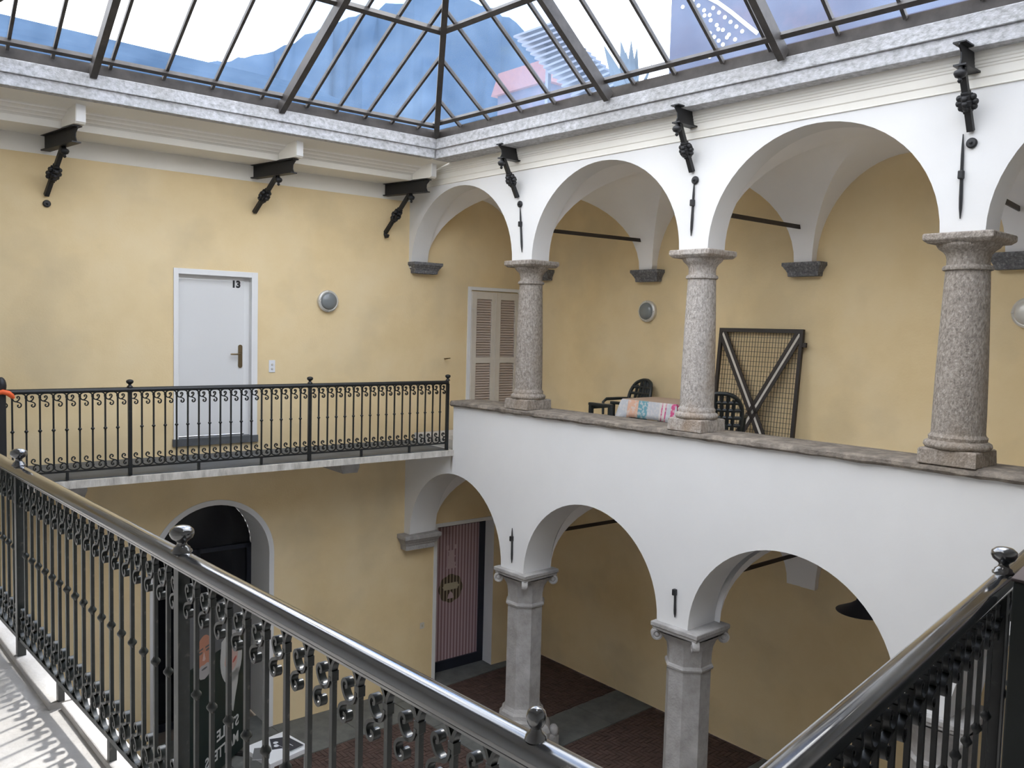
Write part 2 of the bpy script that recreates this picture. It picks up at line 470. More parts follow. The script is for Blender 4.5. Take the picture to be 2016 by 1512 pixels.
def put(name, me, mat, parent=None, loc=None, rotz=None):
    o = bpy.data.objects.new(name, me)
    COL.objects.link(o)
    if mat is not None and not me.materials:
        me.materials.append(M[mat] if isinstance(mat, str) else mat)
    if parent: o.parent = parent
    if loc: o.location = loc
    if rotz is not None: o.rotation_euler = (0, 0, rotz)
    return o

def tag(o, label, cat=None, group=None, kind=None):
    o['label'] = label
    if cat: o['category'] = cat
    if group: o['group'] = group
    if kind: o['kind'] = kind
    return o

def thing(name, label, cat, loc=(0, 0, 0), rotz=0.0, group=None):
    o = bpy.data.objects.new(name, None)
    o.empty_display_size = 0.1
    COL.objects.link(o)
    o.location = loc; o.rotation_euler = (0, 0, rotz)
    return tag(o, label, cat, group)

def struct(o, label):
    o['kind'] = 'structure'; o['label'] = label
    return o

def text_mesh(s, size, name, extrude=0.001, bold=0.0):
    cu = bpy.data.curves.new(name, 'FONT')
    cu.body = s; cu.size = size; cu.extrude = extrude; cu.offset = bold
    cu.align_x = 'CENTER'; cu.align_y = 'CENTER'
    t = bpy.data.objects.new(name, cu); COL.objects.link(t)
    dg = bpy.context.evaluated_depsgraph_get()
    me = bpy.data.meshes.new_from_object(t.evaluated_get(dg))
    bpy.data.objects.remove(t); bpy.data.curves.remove(cu)
    me.transform(Matrix.Rotation(PI / 2, 4, 'X'))   # lies in the xz plane facing -y
    me.name = name
    return me

def catmull(pts, n=6):
    out = []
    P = [pts[0]] + list(pts) + [pts[-1]]
    for i in range(1, len(P) - 2):
        for k in range(n):
            t = k / n
            q = []
            for a in range(2):
                p0, p1, p2, p3 = P[i - 1][a], P[i][a], P[i + 1][a], P[i + 2][a]
                q.append(0.5 * (2 * p1 + (p2 - p0) * t + (2 * p0 - 5 * p1 + 4 * p2 - p3) * t * t + (3 * p1 - p0 - 3 * p2 + p3) * t ** 3))
            out.append(tuple(q))
    out.append(tuple(pts[-1]))
    return out

# ------------------------------------------------------------------ key dimensions
SL = 0.0695                       # the left wall leans this much out of square
LROT = math.atan2(1, SL)          # wall-local frame: x along the wall, y into it, z up
def lw(t, out=0.0, z=0.0):
    """point on the left wall: t along (y coordinate), out into the courtyard"""
    return (SL * t + out, t - SL * out, z)
GH = -4.0                         # ground floor
GF = 0.13                         # upper gallery floor
SPR_U, RISE_U, T_U = 2.662, 1.115, 0.31
SPR_L, RISE_L, T_L = -1.475, 1.11, 0.50
COLX = [2.57, 5.29, 8.0, 10.72]
BALC = 1.189

# ------------------------------------------------------------------ left wall
def wall_with_openings(u0, u1, z0, z1, rects, arch=None):
    """front face of a wall in local xz (y=0 front, y>0 inside), rect holes (a,b,c,d) and one arched hole (cx, r, spring, bottom)"""
    mb = MB()
    us = {u0, u1}; zs = {z0, z1}
    hol = list(rects)
    if arch:
        cx, r, sp, bo = arch
        hol.append((cx - r, cx + r, bo, sp + r))
    for a, b, c, d in hol:
        us |= {a, b}; zs |= {c, d}
    us = sorted(us); zs = sorted(zs)
    for i in range(len(us) - 1):
        for j in range(len(zs) - 1):
            um, zm = (us[i] + us[i + 1]) / 2, (zs[j] + zs[j + 1]) / 2
            if any(a < um < b and c < zm < d for a, b, c, d in hol): continue
            mb.add([(us[i], 0, zs[j]), (us[i + 1], 0, zs[j]), (us[i + 1], 0, zs[j + 1]), (us[i], 0, zs[j + 1])], [(0, 1, 2, 3)])
    if arch:
        n = 24
        for k in range(n):
            t0, t1 = PI * k / n, PI * (k + 1) / n
            p0 = (cx - r * math.cos(t0), sp + r * math.sin(t0)); p1 = (cx - r * math.cos(t1), sp + r * math.sin(t1))
            mb.add([(p0[0], 0, p0[1]), (p1[0], 0, p1[1]), (p1[0], 0, sp + r), (p0[0], 0, sp + r)], [(0, 1, 2, 3)])
    return mb

def reveal_rect(mb, a, b, c, d, depth):
    for p, q in (((a, c), (a, d)), ((a, d), (b, d)), ((b, d), (b, c))):
        mb.add([(p[0], 0, p[1]), (q[0], 0, q[1]), (q[0], depth, q[1]), (p[0], depth, p[1])], [(0, 1, 2, 3)])
    return mb

# unit length along the wall: local x = t * sqrt(1+SL^2)
K = math.sqrt(1 + SL * SL)
D13 = (-3.425 * K, -2.463 * K, 0.215, 2.365)          # numbered door
PNK = (0.615 * K, 1.765 * K, GH, -1.465)              # pink striped door
ARC = (-2.95 * K, 0.765, -1.475, GH)                  # arched shop doorway
wl = wall_with_openings(-9.2, 3.0 * K, GH, 4.6, [D13, PNK], ARC)
wall_left = struct(wl.build('wall_left', 'yellow', rotz=LROT), 'mottled yellow plaster wall with the numbered door and the arched doorway')
wf = MB().box(-9.2, 0.0, -0.004, 0.02, 3.658, 3.88)
struct(wf.build('trim_1', 'cream', rotz=LROT), 'pale frieze band between the yellow wall and the cornice')

# reveals
rv = reveal_rect(MB(), *D13, 0.13)
struct(rv.build('trim_2', 'white_trim', rotz=LROT), 'white reveal of the numbered door')
rv = reveal_rect(MB(), *PNK, 0.34)
struct(rv.build('trim_3', 'white', rotz=LROT), 'white reveal of the pink striped door')
rv = MB()
cx, r, sp, bo = ARC
n = 28
prof = [(cx - r, bo)] + [(cx - r * math.cos(PI * k / n), sp + r * math.sin(PI * k / n)) for k in range(n + 1)] + [(cx + r, bo)]
for i in range(len(prof) - 1):
    p, q = prof[i], prof[i + 1]
    rv.add([(p[0], 0, p[1]), (q[0], 0, q[1]), (q[0], 0.72, q[1]), (p[0], 0.72, p[1])], [(0, 1, 2, 3)])
struct(rv.build('trim_4', 'white', rotz=LROT, smooth=30), 'deep white reveal of the arched doorway')
bd = MB()
ro = r + 0.07
pro2 = [(cx - ro, bo)] + [(cx - ro * math.cos(PI * k / n), sp + ro * math.sin(PI * k / n)) for k in range(n + 1)] + [(cx + ro, bo)]
for i in range(len(prof) - 1):
    a, b, c, d = prof[i], prof[i + 1], pro2[i + 1], pro2[i]
    bd.add([(a[0], -0.012, a[1]), (b[0], -0.012, b[1]), (c[0], -0.012, c[1]), (d[0], -0.012, d[1])], [(0, 1, 2, 3)])
    bd.add([(d[0], -0.012, d[1]), (c[0], -0.012, c[1]), (c[0], 0.0, c[1]), (d[0], 0.0, d[1])], [(0, 1, 2, 3)])
    bd.add([(a[0], -0.012, a[1]), (b[0], -0.012, b[1]), (b[0], 0.0, b[1]), (a[0], 0.0, a[1])], [(0, 1, 2, 3)])
struct(bd.build('trim_5', 'white', rotz=LROT), 'white painted band around the arched doorway')

# ------------------------------------------------------------------ arcade wall (white)
XR = 12.6
def arcade(arches, spr, rise, x0, x1, ztop, thick, ztop_fn=None):
    """wall carried by arches: bottom profile sampled, extruded to the back"""
    pts = [(x0, spr)]
    for a, b in arches:
        c, h = (a + b) / 2, (b - a) / 2
        for k in range(33):
            t = PI * k / 32
            pts.append((c - h * math.cos(t), spr + rise * math.sin(t)))
    pts.append((x1, spr))
    mb = MB()
    for i in range(len(pts) - 1):
        (xa, za), (xb, zb) = pts[i], pts[i + 1]
        mb.add([(xa, 0, za), (xb, 0, zb), (xb, 0, ztop), (xa, 0, ztop)], [(0, 1, 2, 3)])
        mb.add([(xa, thick, za), (xb, thick, zb), (xb, thick, ztop), (xa, thick, ztop)], [(0, 3, 2, 1)])
        mb.add([(xa, 0, za), (xa, thick, za), (xb, thick, zb), (xb, 0, zb)], [(0, 1, 2, 3)])
    return mb
def weld(mb):
    # merge coincident vertices so shading is smooth along soffits
    idx = {}; vs = []; mp = []
    for p in mb.v:
        k = (round(p[0], 4), round(p[1], 4), round(p[2], 4))
        if k not in idx: idx[k] = len(vs); vs.append(p)
        mp.append(idx[k])
    fs = []
    for f in mb.f:
        g = []
        for i in f:
            if mp[i] not in g: g.append(mp[i])
        if len(g) > 2: fs.append(tuple(g))
    mb.v, mb.f = vs, fs
    return mb
UA = [(0.06, 2.379), (2.76, 5.105), (5.475, 7.822), (8.182, 10.53)]
LA = [(0.15, 2.311), (2.762, 4.993), (5.415, 7.68), (8.12, 10.40)]
au = weld(arcade(UA, SPR_U, RISE_U, 0.0, XR, 4.13, T_U))
struct(au.build('wall_arcade_upper', 'white', smooth=35), 'white arcade wall of the upper gallery')
# lower arcade wall rises to the parapet; left of the balcony edge it stops at the gallery floor
al = MB()
def lower_part(x0, x1, ztop):
    pts = []
    for i, (a, b) in enumerate(LA):
        c, h = (a + b) / 2, (b - a) / 2
        pts += [(c - h * math.cos(PI * k / 32), SPR_L + RISE_L * math.sin(PI * k / 32)) for k in range(33)]
    pts = [(0.0, SPR_L)] + pts + [(XR, SPR_L)]
    def zat(x):
        for (xa, za), (xb, zb) in zip(pts, pts[1:]):
            if xa <= x <= xb and xb > xa: return za + (zb - za) * (x - xa) / (xb - xa)
        return SPR_L
    q = [(x0, zat(x0))] + [p for p in pts if x0 < p[0] < x1] + [(x1, zat(x1))]
    for (xa, za), (xb, zb) in zip(q, q[1:]):
        al.add([(xa, 0, za), (xb, 0, zb), (xb, 0, ztop), (xa, 0, ztop)], [(0, 1, 2, 3)])
        al.add([(xa, T_L, za), (xb, T_L, zb), (xb, T_L, ztop), (xa, T_L, ztop)], [(0, 3, 2, 1)])
        al.add([(xa, 0, za), (xa, T_L, za), (xb, T_L, zb), (xb, 0, zb)], [(0, 1, 2, 3)])
    return al
lower_part(0.0, BALC, 0.0)
lower_part(BALC, XR, 0.635)
al.add([(BALC, 0, 0), (BALC, T_L, 0), (BALC, T_L, 0.635), (BALC, 0, 0.635)], [(0, 1, 2, 3)])
al.add([(BALC, 0, 0.635), (XR, 0, 0.635), (XR, T_L, 0.635), (BALC, T_L, 0.635)], [(0, 1, 2, 3)])
weld(al)
struct(al.build('wall_arcade_lower', 'white', smooth=35), 'white parapet wall of the gallery carried by the lower arches')

# parapet coping of rough stone
cp = MB()
NX = 90
rows = []
for i in range(NX + 1):
    x = BALC - 0.02 + (XR - BALC) * i / NX
    j = lambda s: (random.random() - 0.5) * s
    rows.append([(x, -0.035 + j(0.014), 0.632 + j(0.012)), (x, -0.058 + j(0.016), 0.655 + j(0.012)), (x, -0.052 + j(0.014), 0.69 + j(0.008)), (x, -0.025 + j(0.01), 0.706 + j(0.006)),
                 (x, 0.25, 0.712 + j(0.004)), (x, T_L + 0.02, 0.705), (x, T_L + 0.03, 0.632)])
o0 = len(cp.v)
for rr in rows: cp.v += rr
W = 7
for i in range(NX):
    for k in range(W):
        a = i * W + k; b = i * W + (k + 1) % W
        cp.f.append((a, b, b + W, a + W))
cp.f.append(tuple(range(W))[::-1]); cp.f.append(tuple(NX * W + k for k in range(W)))
struct(cp.build('trim_6', 'coping', smooth=40), 'rough grey-brown stone coping on the gallery parapet')

# ------------------------------------------------------------------ gallery back walls, floors, vaults
def back_y(x, d): return d - 0.0337 * x
DU, DLW = 2.3356, 2.773
for nm, d, z0, z1, lab in (('wall_gallery_upper', DU, GF - 0.2, 4.1, 'yellow back wall of the upper gallery'),
                           ('wall_gallery_lower', DLW, GH, -0.1, 'yellow back wall of the lower gallery')):
    mb = MB().add([(-0.3, back_y(-0.3, d), z0), (XR, back_y(XR, d), z0), (XR, back_y(XR, d), z1), (-0.3, back_y(-0.3, d), z1)], [(0, 1, 2, 3)])
    struct(mb.build(nm, 'yellow'), lab)

def vault(name, colx, backx, spr, rise, front, d, mside, mfront, mback, label):
    """groin vaults, bay by bay: ceiling height is the higher of the two barrels"""
    mb = MB(); N = 28
    for b in range(len(colx) - 1):
        o = len(mb.v)
        for i in range(N + 1):
            u = -math.cos(PI * i / N)
            for j in range(N + 1):
                w = -math.cos(PI * j / N)
                v = mfront + (1 - mfront - mback) * (w + 1) / 2
                s = (u + 1) / 2
                xl = colx[b] + (backx[b] - colx[b]) * v + mside[b]
                xr = colx[b + 1] + (backx[b + 1] - colx[b + 1]) * v - mside[b + 1]
                x = xl + (xr - xl) * s
                y = front + (back_y(x, d) - front) * v
                h = max(math.sqrt(max(0, 1 - u * u)), 1.0 * math.sqrt(max(0, 1 - w * w)))
                mb.v.append((x, y, spr + rise * h))
        for i in range(N):
            for j in range(N):
                a = o + i * (N + 1) + j; b2 = a + 1; c = a + N + 2; e = a + N + 1
                if (i < N // 2) == (j < N // 2): mb.f += [(a, b2, c), (a, c, e)]
                else: mb.f += [(a, b2, e), (b2, c, e)]
        # closing strips: front strip, back strip, side strips (transverse rib soffits)
        def strip(idx, fn):
            p = [mb.v[k] for k in idx]
            q = [fn(t) for t in p]
            for k in range(len(p) - 1):
                mb.add([p[k], p[k + 1], q[k + 1], q[k]], [(0, 1, 2, 3)])
        jj0 = [o + i * (N + 1) for i in range(N + 1)]; jj1 = [o + i * (N + 1) + N for i in range(N + 1)]
        strip(jj0, lambda t: (t[0], front, t[2])); strip(jj1, lambda t: (t[0], back_y(t[0], d), t[2]))
        ii0 = [o + j for j in range(N + 1)]; ii1 = [o + N * (N + 1) + j for j in range(N + 1)]
        m0, m1 = mside[b], mside[b + 1]
        if m0: strip(ii0, lambda t: (t[0] - m0, t[1], t[2]))
        if m1: strip(ii1, lambda t: (t[0] + m1, t[1], t[2]))
        # flat springer plates at the bay corners
    return struct(weld(mb).build(name, 'vault', smooth=35), label)
vault('ceiling_gallery_upper', [0.02] + COLX, [0.17, 2.93, 5.43, 7.8, 10.5], SPR_U, RISE_U + 0.06, T_U, DU, [0.0, 0.12, 0.12, 0.12, 0.1], 0.0, 0.06,
      'plastered groin vault over the upper gallery')
vault('ceiling_gallery_lower', [0.05] + COLX, [0.19, 2.75, 5.35, 7.95, 10.6], SPR_L, RISE_L + 0.03, T_L, DLW, [0.06, 0.2, 0.2, 0.2, 0.1], 0.0, 0.04,
      'plastered groin vault over the lower gallery')

fl = MB().box(BALC, XR, 0.02, 2.3, GF - 0.15, GF)
fl.box(0.2, BALC, 0.02, 2.3, GF - 0.15, GF)
struct(fl.build('floor_gallery', 'walk_stone'), 'pale stone floor of the upper gallery')  # unseen floor, pale colour picked to bounce light into the gallery

# left balcony
bl = MB()
for z0, z1, o in ((-0.094, -0.012, 0.0),):
    a, b = lw(-9.0, -0.05), lw(0.0, -0.05)
    c, d = lw(0.0, BALC + 0.03), lw(-9.0, BALC + 0.03)
    bl.hexa([(a[0], a[1], z0), (d[0], d[1], z0), (c[0], 0, z0), (b[0], 0, z0), (a[0], a[1], z1), (d[0], d[1], z1), (c[0], 0, z1), (b[0], 0, z1)])
struct(bl.build('floor_balcony_edge', 'slab_edge'), 'pale stone balcony slab with weathered edge')
bl = MB()
a, b, c, d = lw(-9.0, -0.05), lw(0.02, -0.05), lw(0.02, BALC - 0.02), lw(-9.0, BALC - 0.02)
bl.hexa([(a[0], a[1], -0.012), (d[0], d[1], -0.012), (c[0], c[1], -0.012), (b[0], b[1], -0.012), (a[0], a[1], 0.0), (d[0], d[1], 0.0), (c[0], c[1], 0.0), (b[0], b[1], 0.0)])
struct(bl.build('floor_balcony', 'dark_slate'), 'dark slate paving of the balcony along the yellow wall')
for t, lab in ((-1.42, 'stone bracket under the balcony right of the arched doorway'), (-4.83, 'stone bracket under the balcony left of the arched doorway')):
    c = thing('balcony_bracket', lab, 'bracket', lw(t, 0, -0.094), LROT, 'stone brackets under the balcony')
    MB().prism([(-0.14, 0), (0.14, 0), (0.14, -0.09), (0.11, -0.17), (-0.11, -0.17), (-0.14, -0.09)], -0.93, 0.05).build('block', 'stone_grey', c)

# near and right walkways (the one the photographer stands on), walls behind
nw = MB().box(-0.6, 13.0, -9.2, -6.50, -0.16, -0.03)
struct(nw.build('floor_walkway', 'walk_stone'), 'pale worn stone floor of the near walkway')
kb = MB()
x = 0.4
while x < 10.0:
    L = 2.08
    kb.box(x, x + L - 0.012, -6.497 + 0.0213 * (x - 7), -6.36 + 0.0213 * (x - 8), -0.16, 0.0)
    x += L
struct(kb.build('trim_7', 'walk_stone', bevel=0.006), 'raised stone kerb under the near railing')
rw = MB().box(9.72, 13.0, -6.53, 0.0, -0.16, -0.02)
struct(rw.build('floor_walkway_right', 'walk_stone'), 'stone floor of the right walkway')
struct(MB().box(-0.7, 13.2, -9.4, -9.2, GH, 4.4).build('wall_near', 'white'), 'white wall behind the near walkway')  # unseen wall, made white to raise the bounce light
struct(MB().box(12.6, 12.8, -9.2, 2.4, GH, 4.4).build('wall_right', 'white'), 'white wall at the far end of the right walkway')  # out of view too, white for more bounce light
struct(MB().box(-0.6, 12.6, -6.75, -6.55, GH, -0.16).build('wall_near_lower', 'white'), 'white ground floor wall under the near walkway')
struct(MB().box(10.0, 10.2, -6.55, 0.0, GH, -0.16).build('wall_right_lower', 'white'), 'white ground floor wall under the right walkway')

# ground floor: stone with herringbone brick panels
struct(MB().box(-1.2, 12.7, -6.7, 2.9, GH - 0.1, GH - 0.012).build('floor_ground', 'mortar'), 'ground floor bed under the paving')
st = MB()
bands = [(-0.6, 10.0, -0.35, 0.62)]
for cxx in COLX[:4]: bands.append((cxx - 0.42, cxx + 0.33, 0.63, 2.9))
bands += [(-0.95, 0.32, 0.63, 2.9), (-0.6, 0.9, -6.6, -0.36), (0.91, 10.0, -6.6, -5.7), (9.2, 10.0, -5.69, -0.36), (4.7, 5.5, -5.69, -0.36)]
for a, b, c, d in bands:
    # slabs about 0.9 m long
    lx = (b - a) > (d - c)
    L = (b - a) if lx else (d - c)
    k = max(1, round(L / 0.95))
    for i in range(k):
        if lx: st.box(a + L * i / k + 0.004, a + L * (i + 1) / k - 0.004, c + 0.004, d - 0.004, GH - 0.05, GH)
        else: st.box(a + 0.004, b - 0.004, c + L * i / k + 0.004, c + L * (i + 1) / k - 0.004, GH - 0.05, GH)
o = st.build('floor_stone_bands', 'ground_stone')
struct(o, 'grey stone bands between the brick panels of the ground floor')
hb = MB()
WB, KB = 0.062, 3
panels = [(0.33, COLX[0] - 0.43, 0.63, 2.8), (COLX[0] + 0.34, COLX[1] - 0.43, 0.63, 2.75), (COLX[1] + 0.34, COLX[2] - 0.43, 0.63, 2.65), (COLX[2] + 0.34, 10.2, 0.63, 2.6),
          (0.91, 4.69, -5.69, -0.36), (5.51, 9.19, -5.69, -0.36)]
g = 0.0045
for a, b, c, d in panels:
    nx, ny = int((b - a) / WB) + 1, int((d - c) / WB) + 1
    for i in range(-KB, nx):
        for j in range(-KB, ny):
            ph = (i - j) % (2 * KB)
            if ph == 0: x0, x1, y0, y1 = a + i * WB, a + (i + KB) * WB, c + j * WB, c + (j + 1) * WB
            elif ph == 2 * KB - 1: x0, x1, y0, y1 = a + i * WB, a + (i + 1) * WB, c + j * WB, c + (j + KB) * WB
            else: continue
            x0, x1, y0, y1 = max(x0, a), min(x1, b), max(y0, c), min(y1, d)
            if x1 - x0 < 0.02 or y1 - y0 < 0.02: continue
            z = GH - 0.004 + random.random() * 0.004
            hb.add([(x0 + g, y0 + g, z), (x1 - g, y0 + g, z), (x1 - g, y1 - g, z), (x0 + g, y1 - g, z),
                    (x0 + g, y0 + g, GH - 0.03), (x1 - g, y0 + g, GH - 0.03), (x1 - g, y1 - g, GH - 0.03), (x0 + g, y1 - g, GH - 0.03)],
                   [(0, 1, 2, 3), (0, 4, 5, 1), (1, 5, 6, 2), (2, 6, 7, 3), (3, 7, 4, 0)])
me = bpy.data.meshes.new('herringbone_bricks'); me.from_pydata(hb.v, [], hb.f)
o = put('herringbone_bricks', me, 'brick')
tag(o, 'dark red herringbone brick paving of the ground floor', 'paving', kind='stuff')

# ------------------------------------------------------------------ cornices, ledge
prof_f = [(0.062, 4.12), (0.060, 4.10), (0.054, 4.07), (0.046, 4.058), (0.046, 4.04), (0.038, 4.032), (0.038, 4.012), (0.030, 4.005), (0.030, 3.99), (0.022, 3.982), (0.022, 3.91), (0.012, 3.90), (0.012, 3.842), (0.016, 3.84), (0.016, 3.832), (0.0, 3.828)]
cf = MB().sweep(prof_f, (0.0, 0, 0, -1), (XR, 0, 0, -1))
struct(cf.build('trim_8', 'cream'), 'moulded cream cornice above the white arcade')
prof_l = [(1.10, 4.115), (1.02, 4.10), (0.93, 4.085), (0.84, 4.072), (0.765, 4.06), (0.75, 4.05), (0.745, 4.035), (0.715, 4.03), (0.69, 4.015), (0.68, 4.0), (0.65, 3.995), (0.625, 3.98), (0.62, 3.97), (0.595, 3.965), (0.57, 3.95), (0.56, 3.875), (0.0, 3.872)]
p0, p1 = lw(-9.0), lw(0.0)
cl = MB().sweep(prof_l, (p0[0], p0[1], 1 / K, -SL / K), (p1[0], p1[1], 1 / K, -SL / K))
struct(cl.build('trim_9', 'cream'), 'deep moulded cream cornice above the yellow wall')

# skylight eave rectangle (plan): corners
E0 = Vector((1.17, -0.39, 0)); E1 = Vector((9.72, -0.17, 0)); E3 = Vector((0.765, -6.22, 0)); E2 = Vector((9.5, -6.05, 0))
CE = (E0 + E1 + E2 + E3) / 4
def ledge_side(A, B, outw, name, label):
    """two-step stone ledge along A-B (front edge), reaching outw metres outwards"""
    e = (B - A).normalized(); nrm = Vector((-e.y, e.x, 0))
    if nrm.dot(CE - A) > 0: nrm = -nrm
    mb = MB()
    L = (B - A).length
    k = max(1, round(L / 2.1))
    for z0, z1, back in ((4.108, 4.232, 0.03), (4.232, 4.372, 0.0)):
        P = A + nrm * back; Q = B + nrm * back
        R = B + nrm * outw; S = A + nrm * outw
        mb.hexa([(p.x, p.y, z) for z in (z0, z1) for p in (P, Q, R, S)])
    return struct(mb.build(name, 'granite', bevel=0.006), label)
ledge_side(E0 + Vector((-0.12, 0, 0)), E1 + Vector((0.3, 0, 0)), 0.75, 'trim_10', 'pale speckled stone ledge under the skylight above the arcade')
ledge_side(E3 + Vector((0, -0.3, 0)), E0, 0.55, 'trim_11', 'pale speckled stone ledge under the skylight above the yellow wall')
ledge_side(E2, E3, 0.75, 'trim_12', 'stone ledge under the skylight above the near walkway')
ledge_side(E1, E2, 0.75, 'trim_13', 'stone ledge under the skylight above the right walkway')
# roofs of the four wings; all but the left unseen, added to block sky light
rf = MB()
rf.add([(-8, 0.30, 4.36), (14, 0.50, 4.36), (14, 5.5, 4.9), (-8, 5.5, 4.9)], [(0, 1, 2, 3)])
rf.add([(E0.x - 0.5, 0.4, 4.37), (E3.x - 0.5, -12, 4.37), (-4.0, -12, 6.26), (-4.0, 0.4, 6.26)], [(0, 1, 2, 3)])
rf.add([(-8, -6.7, 4.37), (14, -6.6, 4.37), (14, -12, 4.6), (-8, -12, 4.6)], [(0, 1, 2, 3)])
rf.add([(10.2, -6.9, 4.37), (10.4, 0.6, 4.37), (14, 0.6, 4.6), (14, -6.9, 4.6)], [(0, 1, 2, 3)])
struct(rf.build('roof_wings', 'roof_slate'), 'blue-grey roofs of the wings around the skylight')
struct(MB().box(-0.7, 12.7, -9.3, -6.6, 4.2, 4.3).build('ceiling_walkway', 'white'), 'white ceiling over the near walkway')
struct(MB().box(10.2, 12.7, -6.6, 0.2, 4.2, 4.3).build('ceiling_walkway_right', 'white'), 'white ceiling over the right walkway')

# ------------------------------------------------------------------ skylight
EZ = 4.485
sides = []
for A, B, t in ((E0, E1, 0.73), (E3, E0, 0.50), (E2, E3, 0.73), (E1, E2, 0.50)):
    e = (B - A).normalized(); mm = Vector((-e.y, e.x, 0))
    if mm.dot(CE - A) < 0: mm = -mm
    sides.append((A, B, e, mm, t))
def hgt(i, p): A, B, e, mm, t = sides[i]; return t * (p - A).dot(mm)
def smax(i, a):
    A, B, e, mm, t = sides[i]
    lo, hi = 0.0, 8.0
    for _ in range(40):
        s = (lo + hi) / 2
        p = A + e * a + mm * s
        if all(hgt(j, p) >= t * s - 1e-9 for j in range(4) if j != i): lo = s
        else: hi = s
    return lo
def on_slope(i, a, s, off=0.0):
    A, B, e, mm, t = sides[i]
    p = A + e * a + mm * s
    n = Vector((-mm.x * t, -mm.y * t, 1)).normalized()
    return Vector((p.x, p.y, EZ + t * s)) + n * off
sky = thing('skylight', 'hipped skylight of wired glass in dark steel over the courtyard', 'skylight', (0, 0, 0))
def slope_up(i):
    A, B, e, mm, t = sides[i]
    return Vector((-mm.x * t, -mm.y * t, 1)).normalized()
bars = {
    0: [(x - E0.x) for x in (1.67, 2.24, 2.85, 3.43, 4.0, 4.63, 5.17, 5.75, 6.28, 6.94, 7.53, 8.13, 8.75, 9.3)],
    1: [(y - E3.y) for y in (-5.53, -5.12, -4.565, -4.006, -3.463, -2.873, -2.286, -1.892, -1.479, -1.078, -0.666)],
}
bars[2] = [0.55 * k for k in range(1, 16)]
bars[3] = [0.55 * k for k in range(1, 11)]
mains = {0: [4.30 - E0.x, 6.43 - E0.x, 8.56 - E0.x], 1: [-4.74 - E3.y, -2.63 - E3.y], 2: [1.0, 3.1, 5.2, 7.3], 3: [1.6, 3.7]}
for i in range(4):
    A, B, e, mm, t = sides[i]
    L = (B - A).length
    up = slope_up(i)
    # lead flashing upstand and eave beam
    MB().bar(A - e * 0.0 + mm * -0.06 + Vector((0, 0, 4.432)), B + mm * -0.06 + Vector((0, 0, 4.432)), 0.05, 0.125).build('eave_beam', 'steel', sky)
    MB().bar(on_slope(i, 0.08, 0.10, -0.03), on_slope(i, L - 0.08, 0.10, -0.03), 0.05, 0.05, up).build('eave_purlin', 'steel', sky)
    # upper purlin
    s = 0.765 / t
    a0 = next(k * 0.01 for k in range(0, 600) if smax(i, k * 0.01) >= s)
    a1 = next(L - k * 0.01 for k in range(0, 600) if smax(i, L - k * 0.01) >= s)
    MB().bar(on_slope(i, a0, s, -0.04), on_slope(i, a1, s, -0.04), 0.06, 0.06, up).build('purlin', 'steel', sky)
    for a in mains[i]:
        sm = smax(i, a)
        MB().bar(on_slope(i, a, -0.04, -0.095), on_slope(i, a, sm, -0.095), 0.07, 0.13, up).build('rafter', 'steel', sky)
    edges = [0.0] + sorted(b for b in bars[i] if 0.05 < b < L - 0.05) + [L]
    for a in edges[1:-1]:
        sm = smax(i, a)
        MB().bar(on_slope(i, a, -0.02, 0.0), on_slope(i, a, sm, 0.0), 0.032, 0.045, up).build('glazing_bar', 'steel', sky)
    for a, b in zip(edges, edges[1:]):
        aa = [a + (b - a) * k / 6 for k in range(7)]
        low = [on_slope(i, a, 0.0, 0.008), on_slope(i, b, 0.0, 0.008)]
        topp = [on_slope(i, q, max(smax(i, q), 0.002), 0.008) for q in reversed(aa)]
        poly = low + topp
        n = len(poly)
        mb = MB().add(poly, [tuple(range(n))])
        me = bpy.data.meshes.new('glass_pane'); me.from_pydata(mb.v, [], mb.f)
        put('glass_pane', me, 'glass', sky)
# hips: trace where neighbouring slopes meet
for i, j, C in ((1, 0, E0), (0, 3, E1), (3, 2, E2), (2, 1, E3)):
    A, B, e, mm, t = sides[i]; A2, B2, e2, mm2, t2 = sides[j]
    # direction d with t*mm.d = t2*mm2.d
    q = (t * mm - t2 * mm2)
    d = Vector((-q.y, q.x, 0)).normalized()
    if d.dot(CE - C) < 0: d = -d
    s = 0.0
    while s < 8 and all(hgt(k, C + d * s) >= t * (C + d * s - A).dot(mm) - 1e-6 for k in range(4)): s += 0.02
    top = C + d * s
    MB().bar((C.x - d.x * 0.06, C.y - d.y * 0.06, EZ - 0.09), (top.x, top.y, EZ - 0.05 + t * (top - A).dot(mm)), 0.07, 0.10).build('hip_beam', 'steel', sky)

# ------------------------------------------------------------------ outside, seen through the glass
def direction(az, el):
    a, b = math.radians(az), math.radians(el)
    return Vector((math.cos(b) * math.cos(a), math.cos(b) * math.sin(a), math.sin(b)))
ridge = [(215, 5), (200, 7), (188, 9), (178, 10.5), (169, 12), (162, 14.3), (157.4, 15.8), (155.8, 16.3), (153.4, 17.1), (150.8, 18.5), (148.9, 19.4), (147, 20.0), (144.5, 20.7), (142.3, 20.8), (140.3, 20.3), (138.4, 19.3),
         (136, 18.2), (133, 17.0), (129, 15.6), (124, 14.0), (118, 13), (108, 12), (96, 10), (84, 8), (72, 6.5), (60, 5)]
fine = []
for (a, e), (a2, e2) in zip(ridge, ridge[1:]):
    for k in range(4):
        t = k / 4
        fine.append((a + (a2 - a) * t, e + (e2 - e) * t + (random.random() - 0.5) * 0.35))
mt = MB()
levels = [(260, -0.05), (300, 0.25), (345, 0.5), (390, 0.75), (430, 1.0), (520, 0.8), (640, 0.3)]
nl = len(levels)
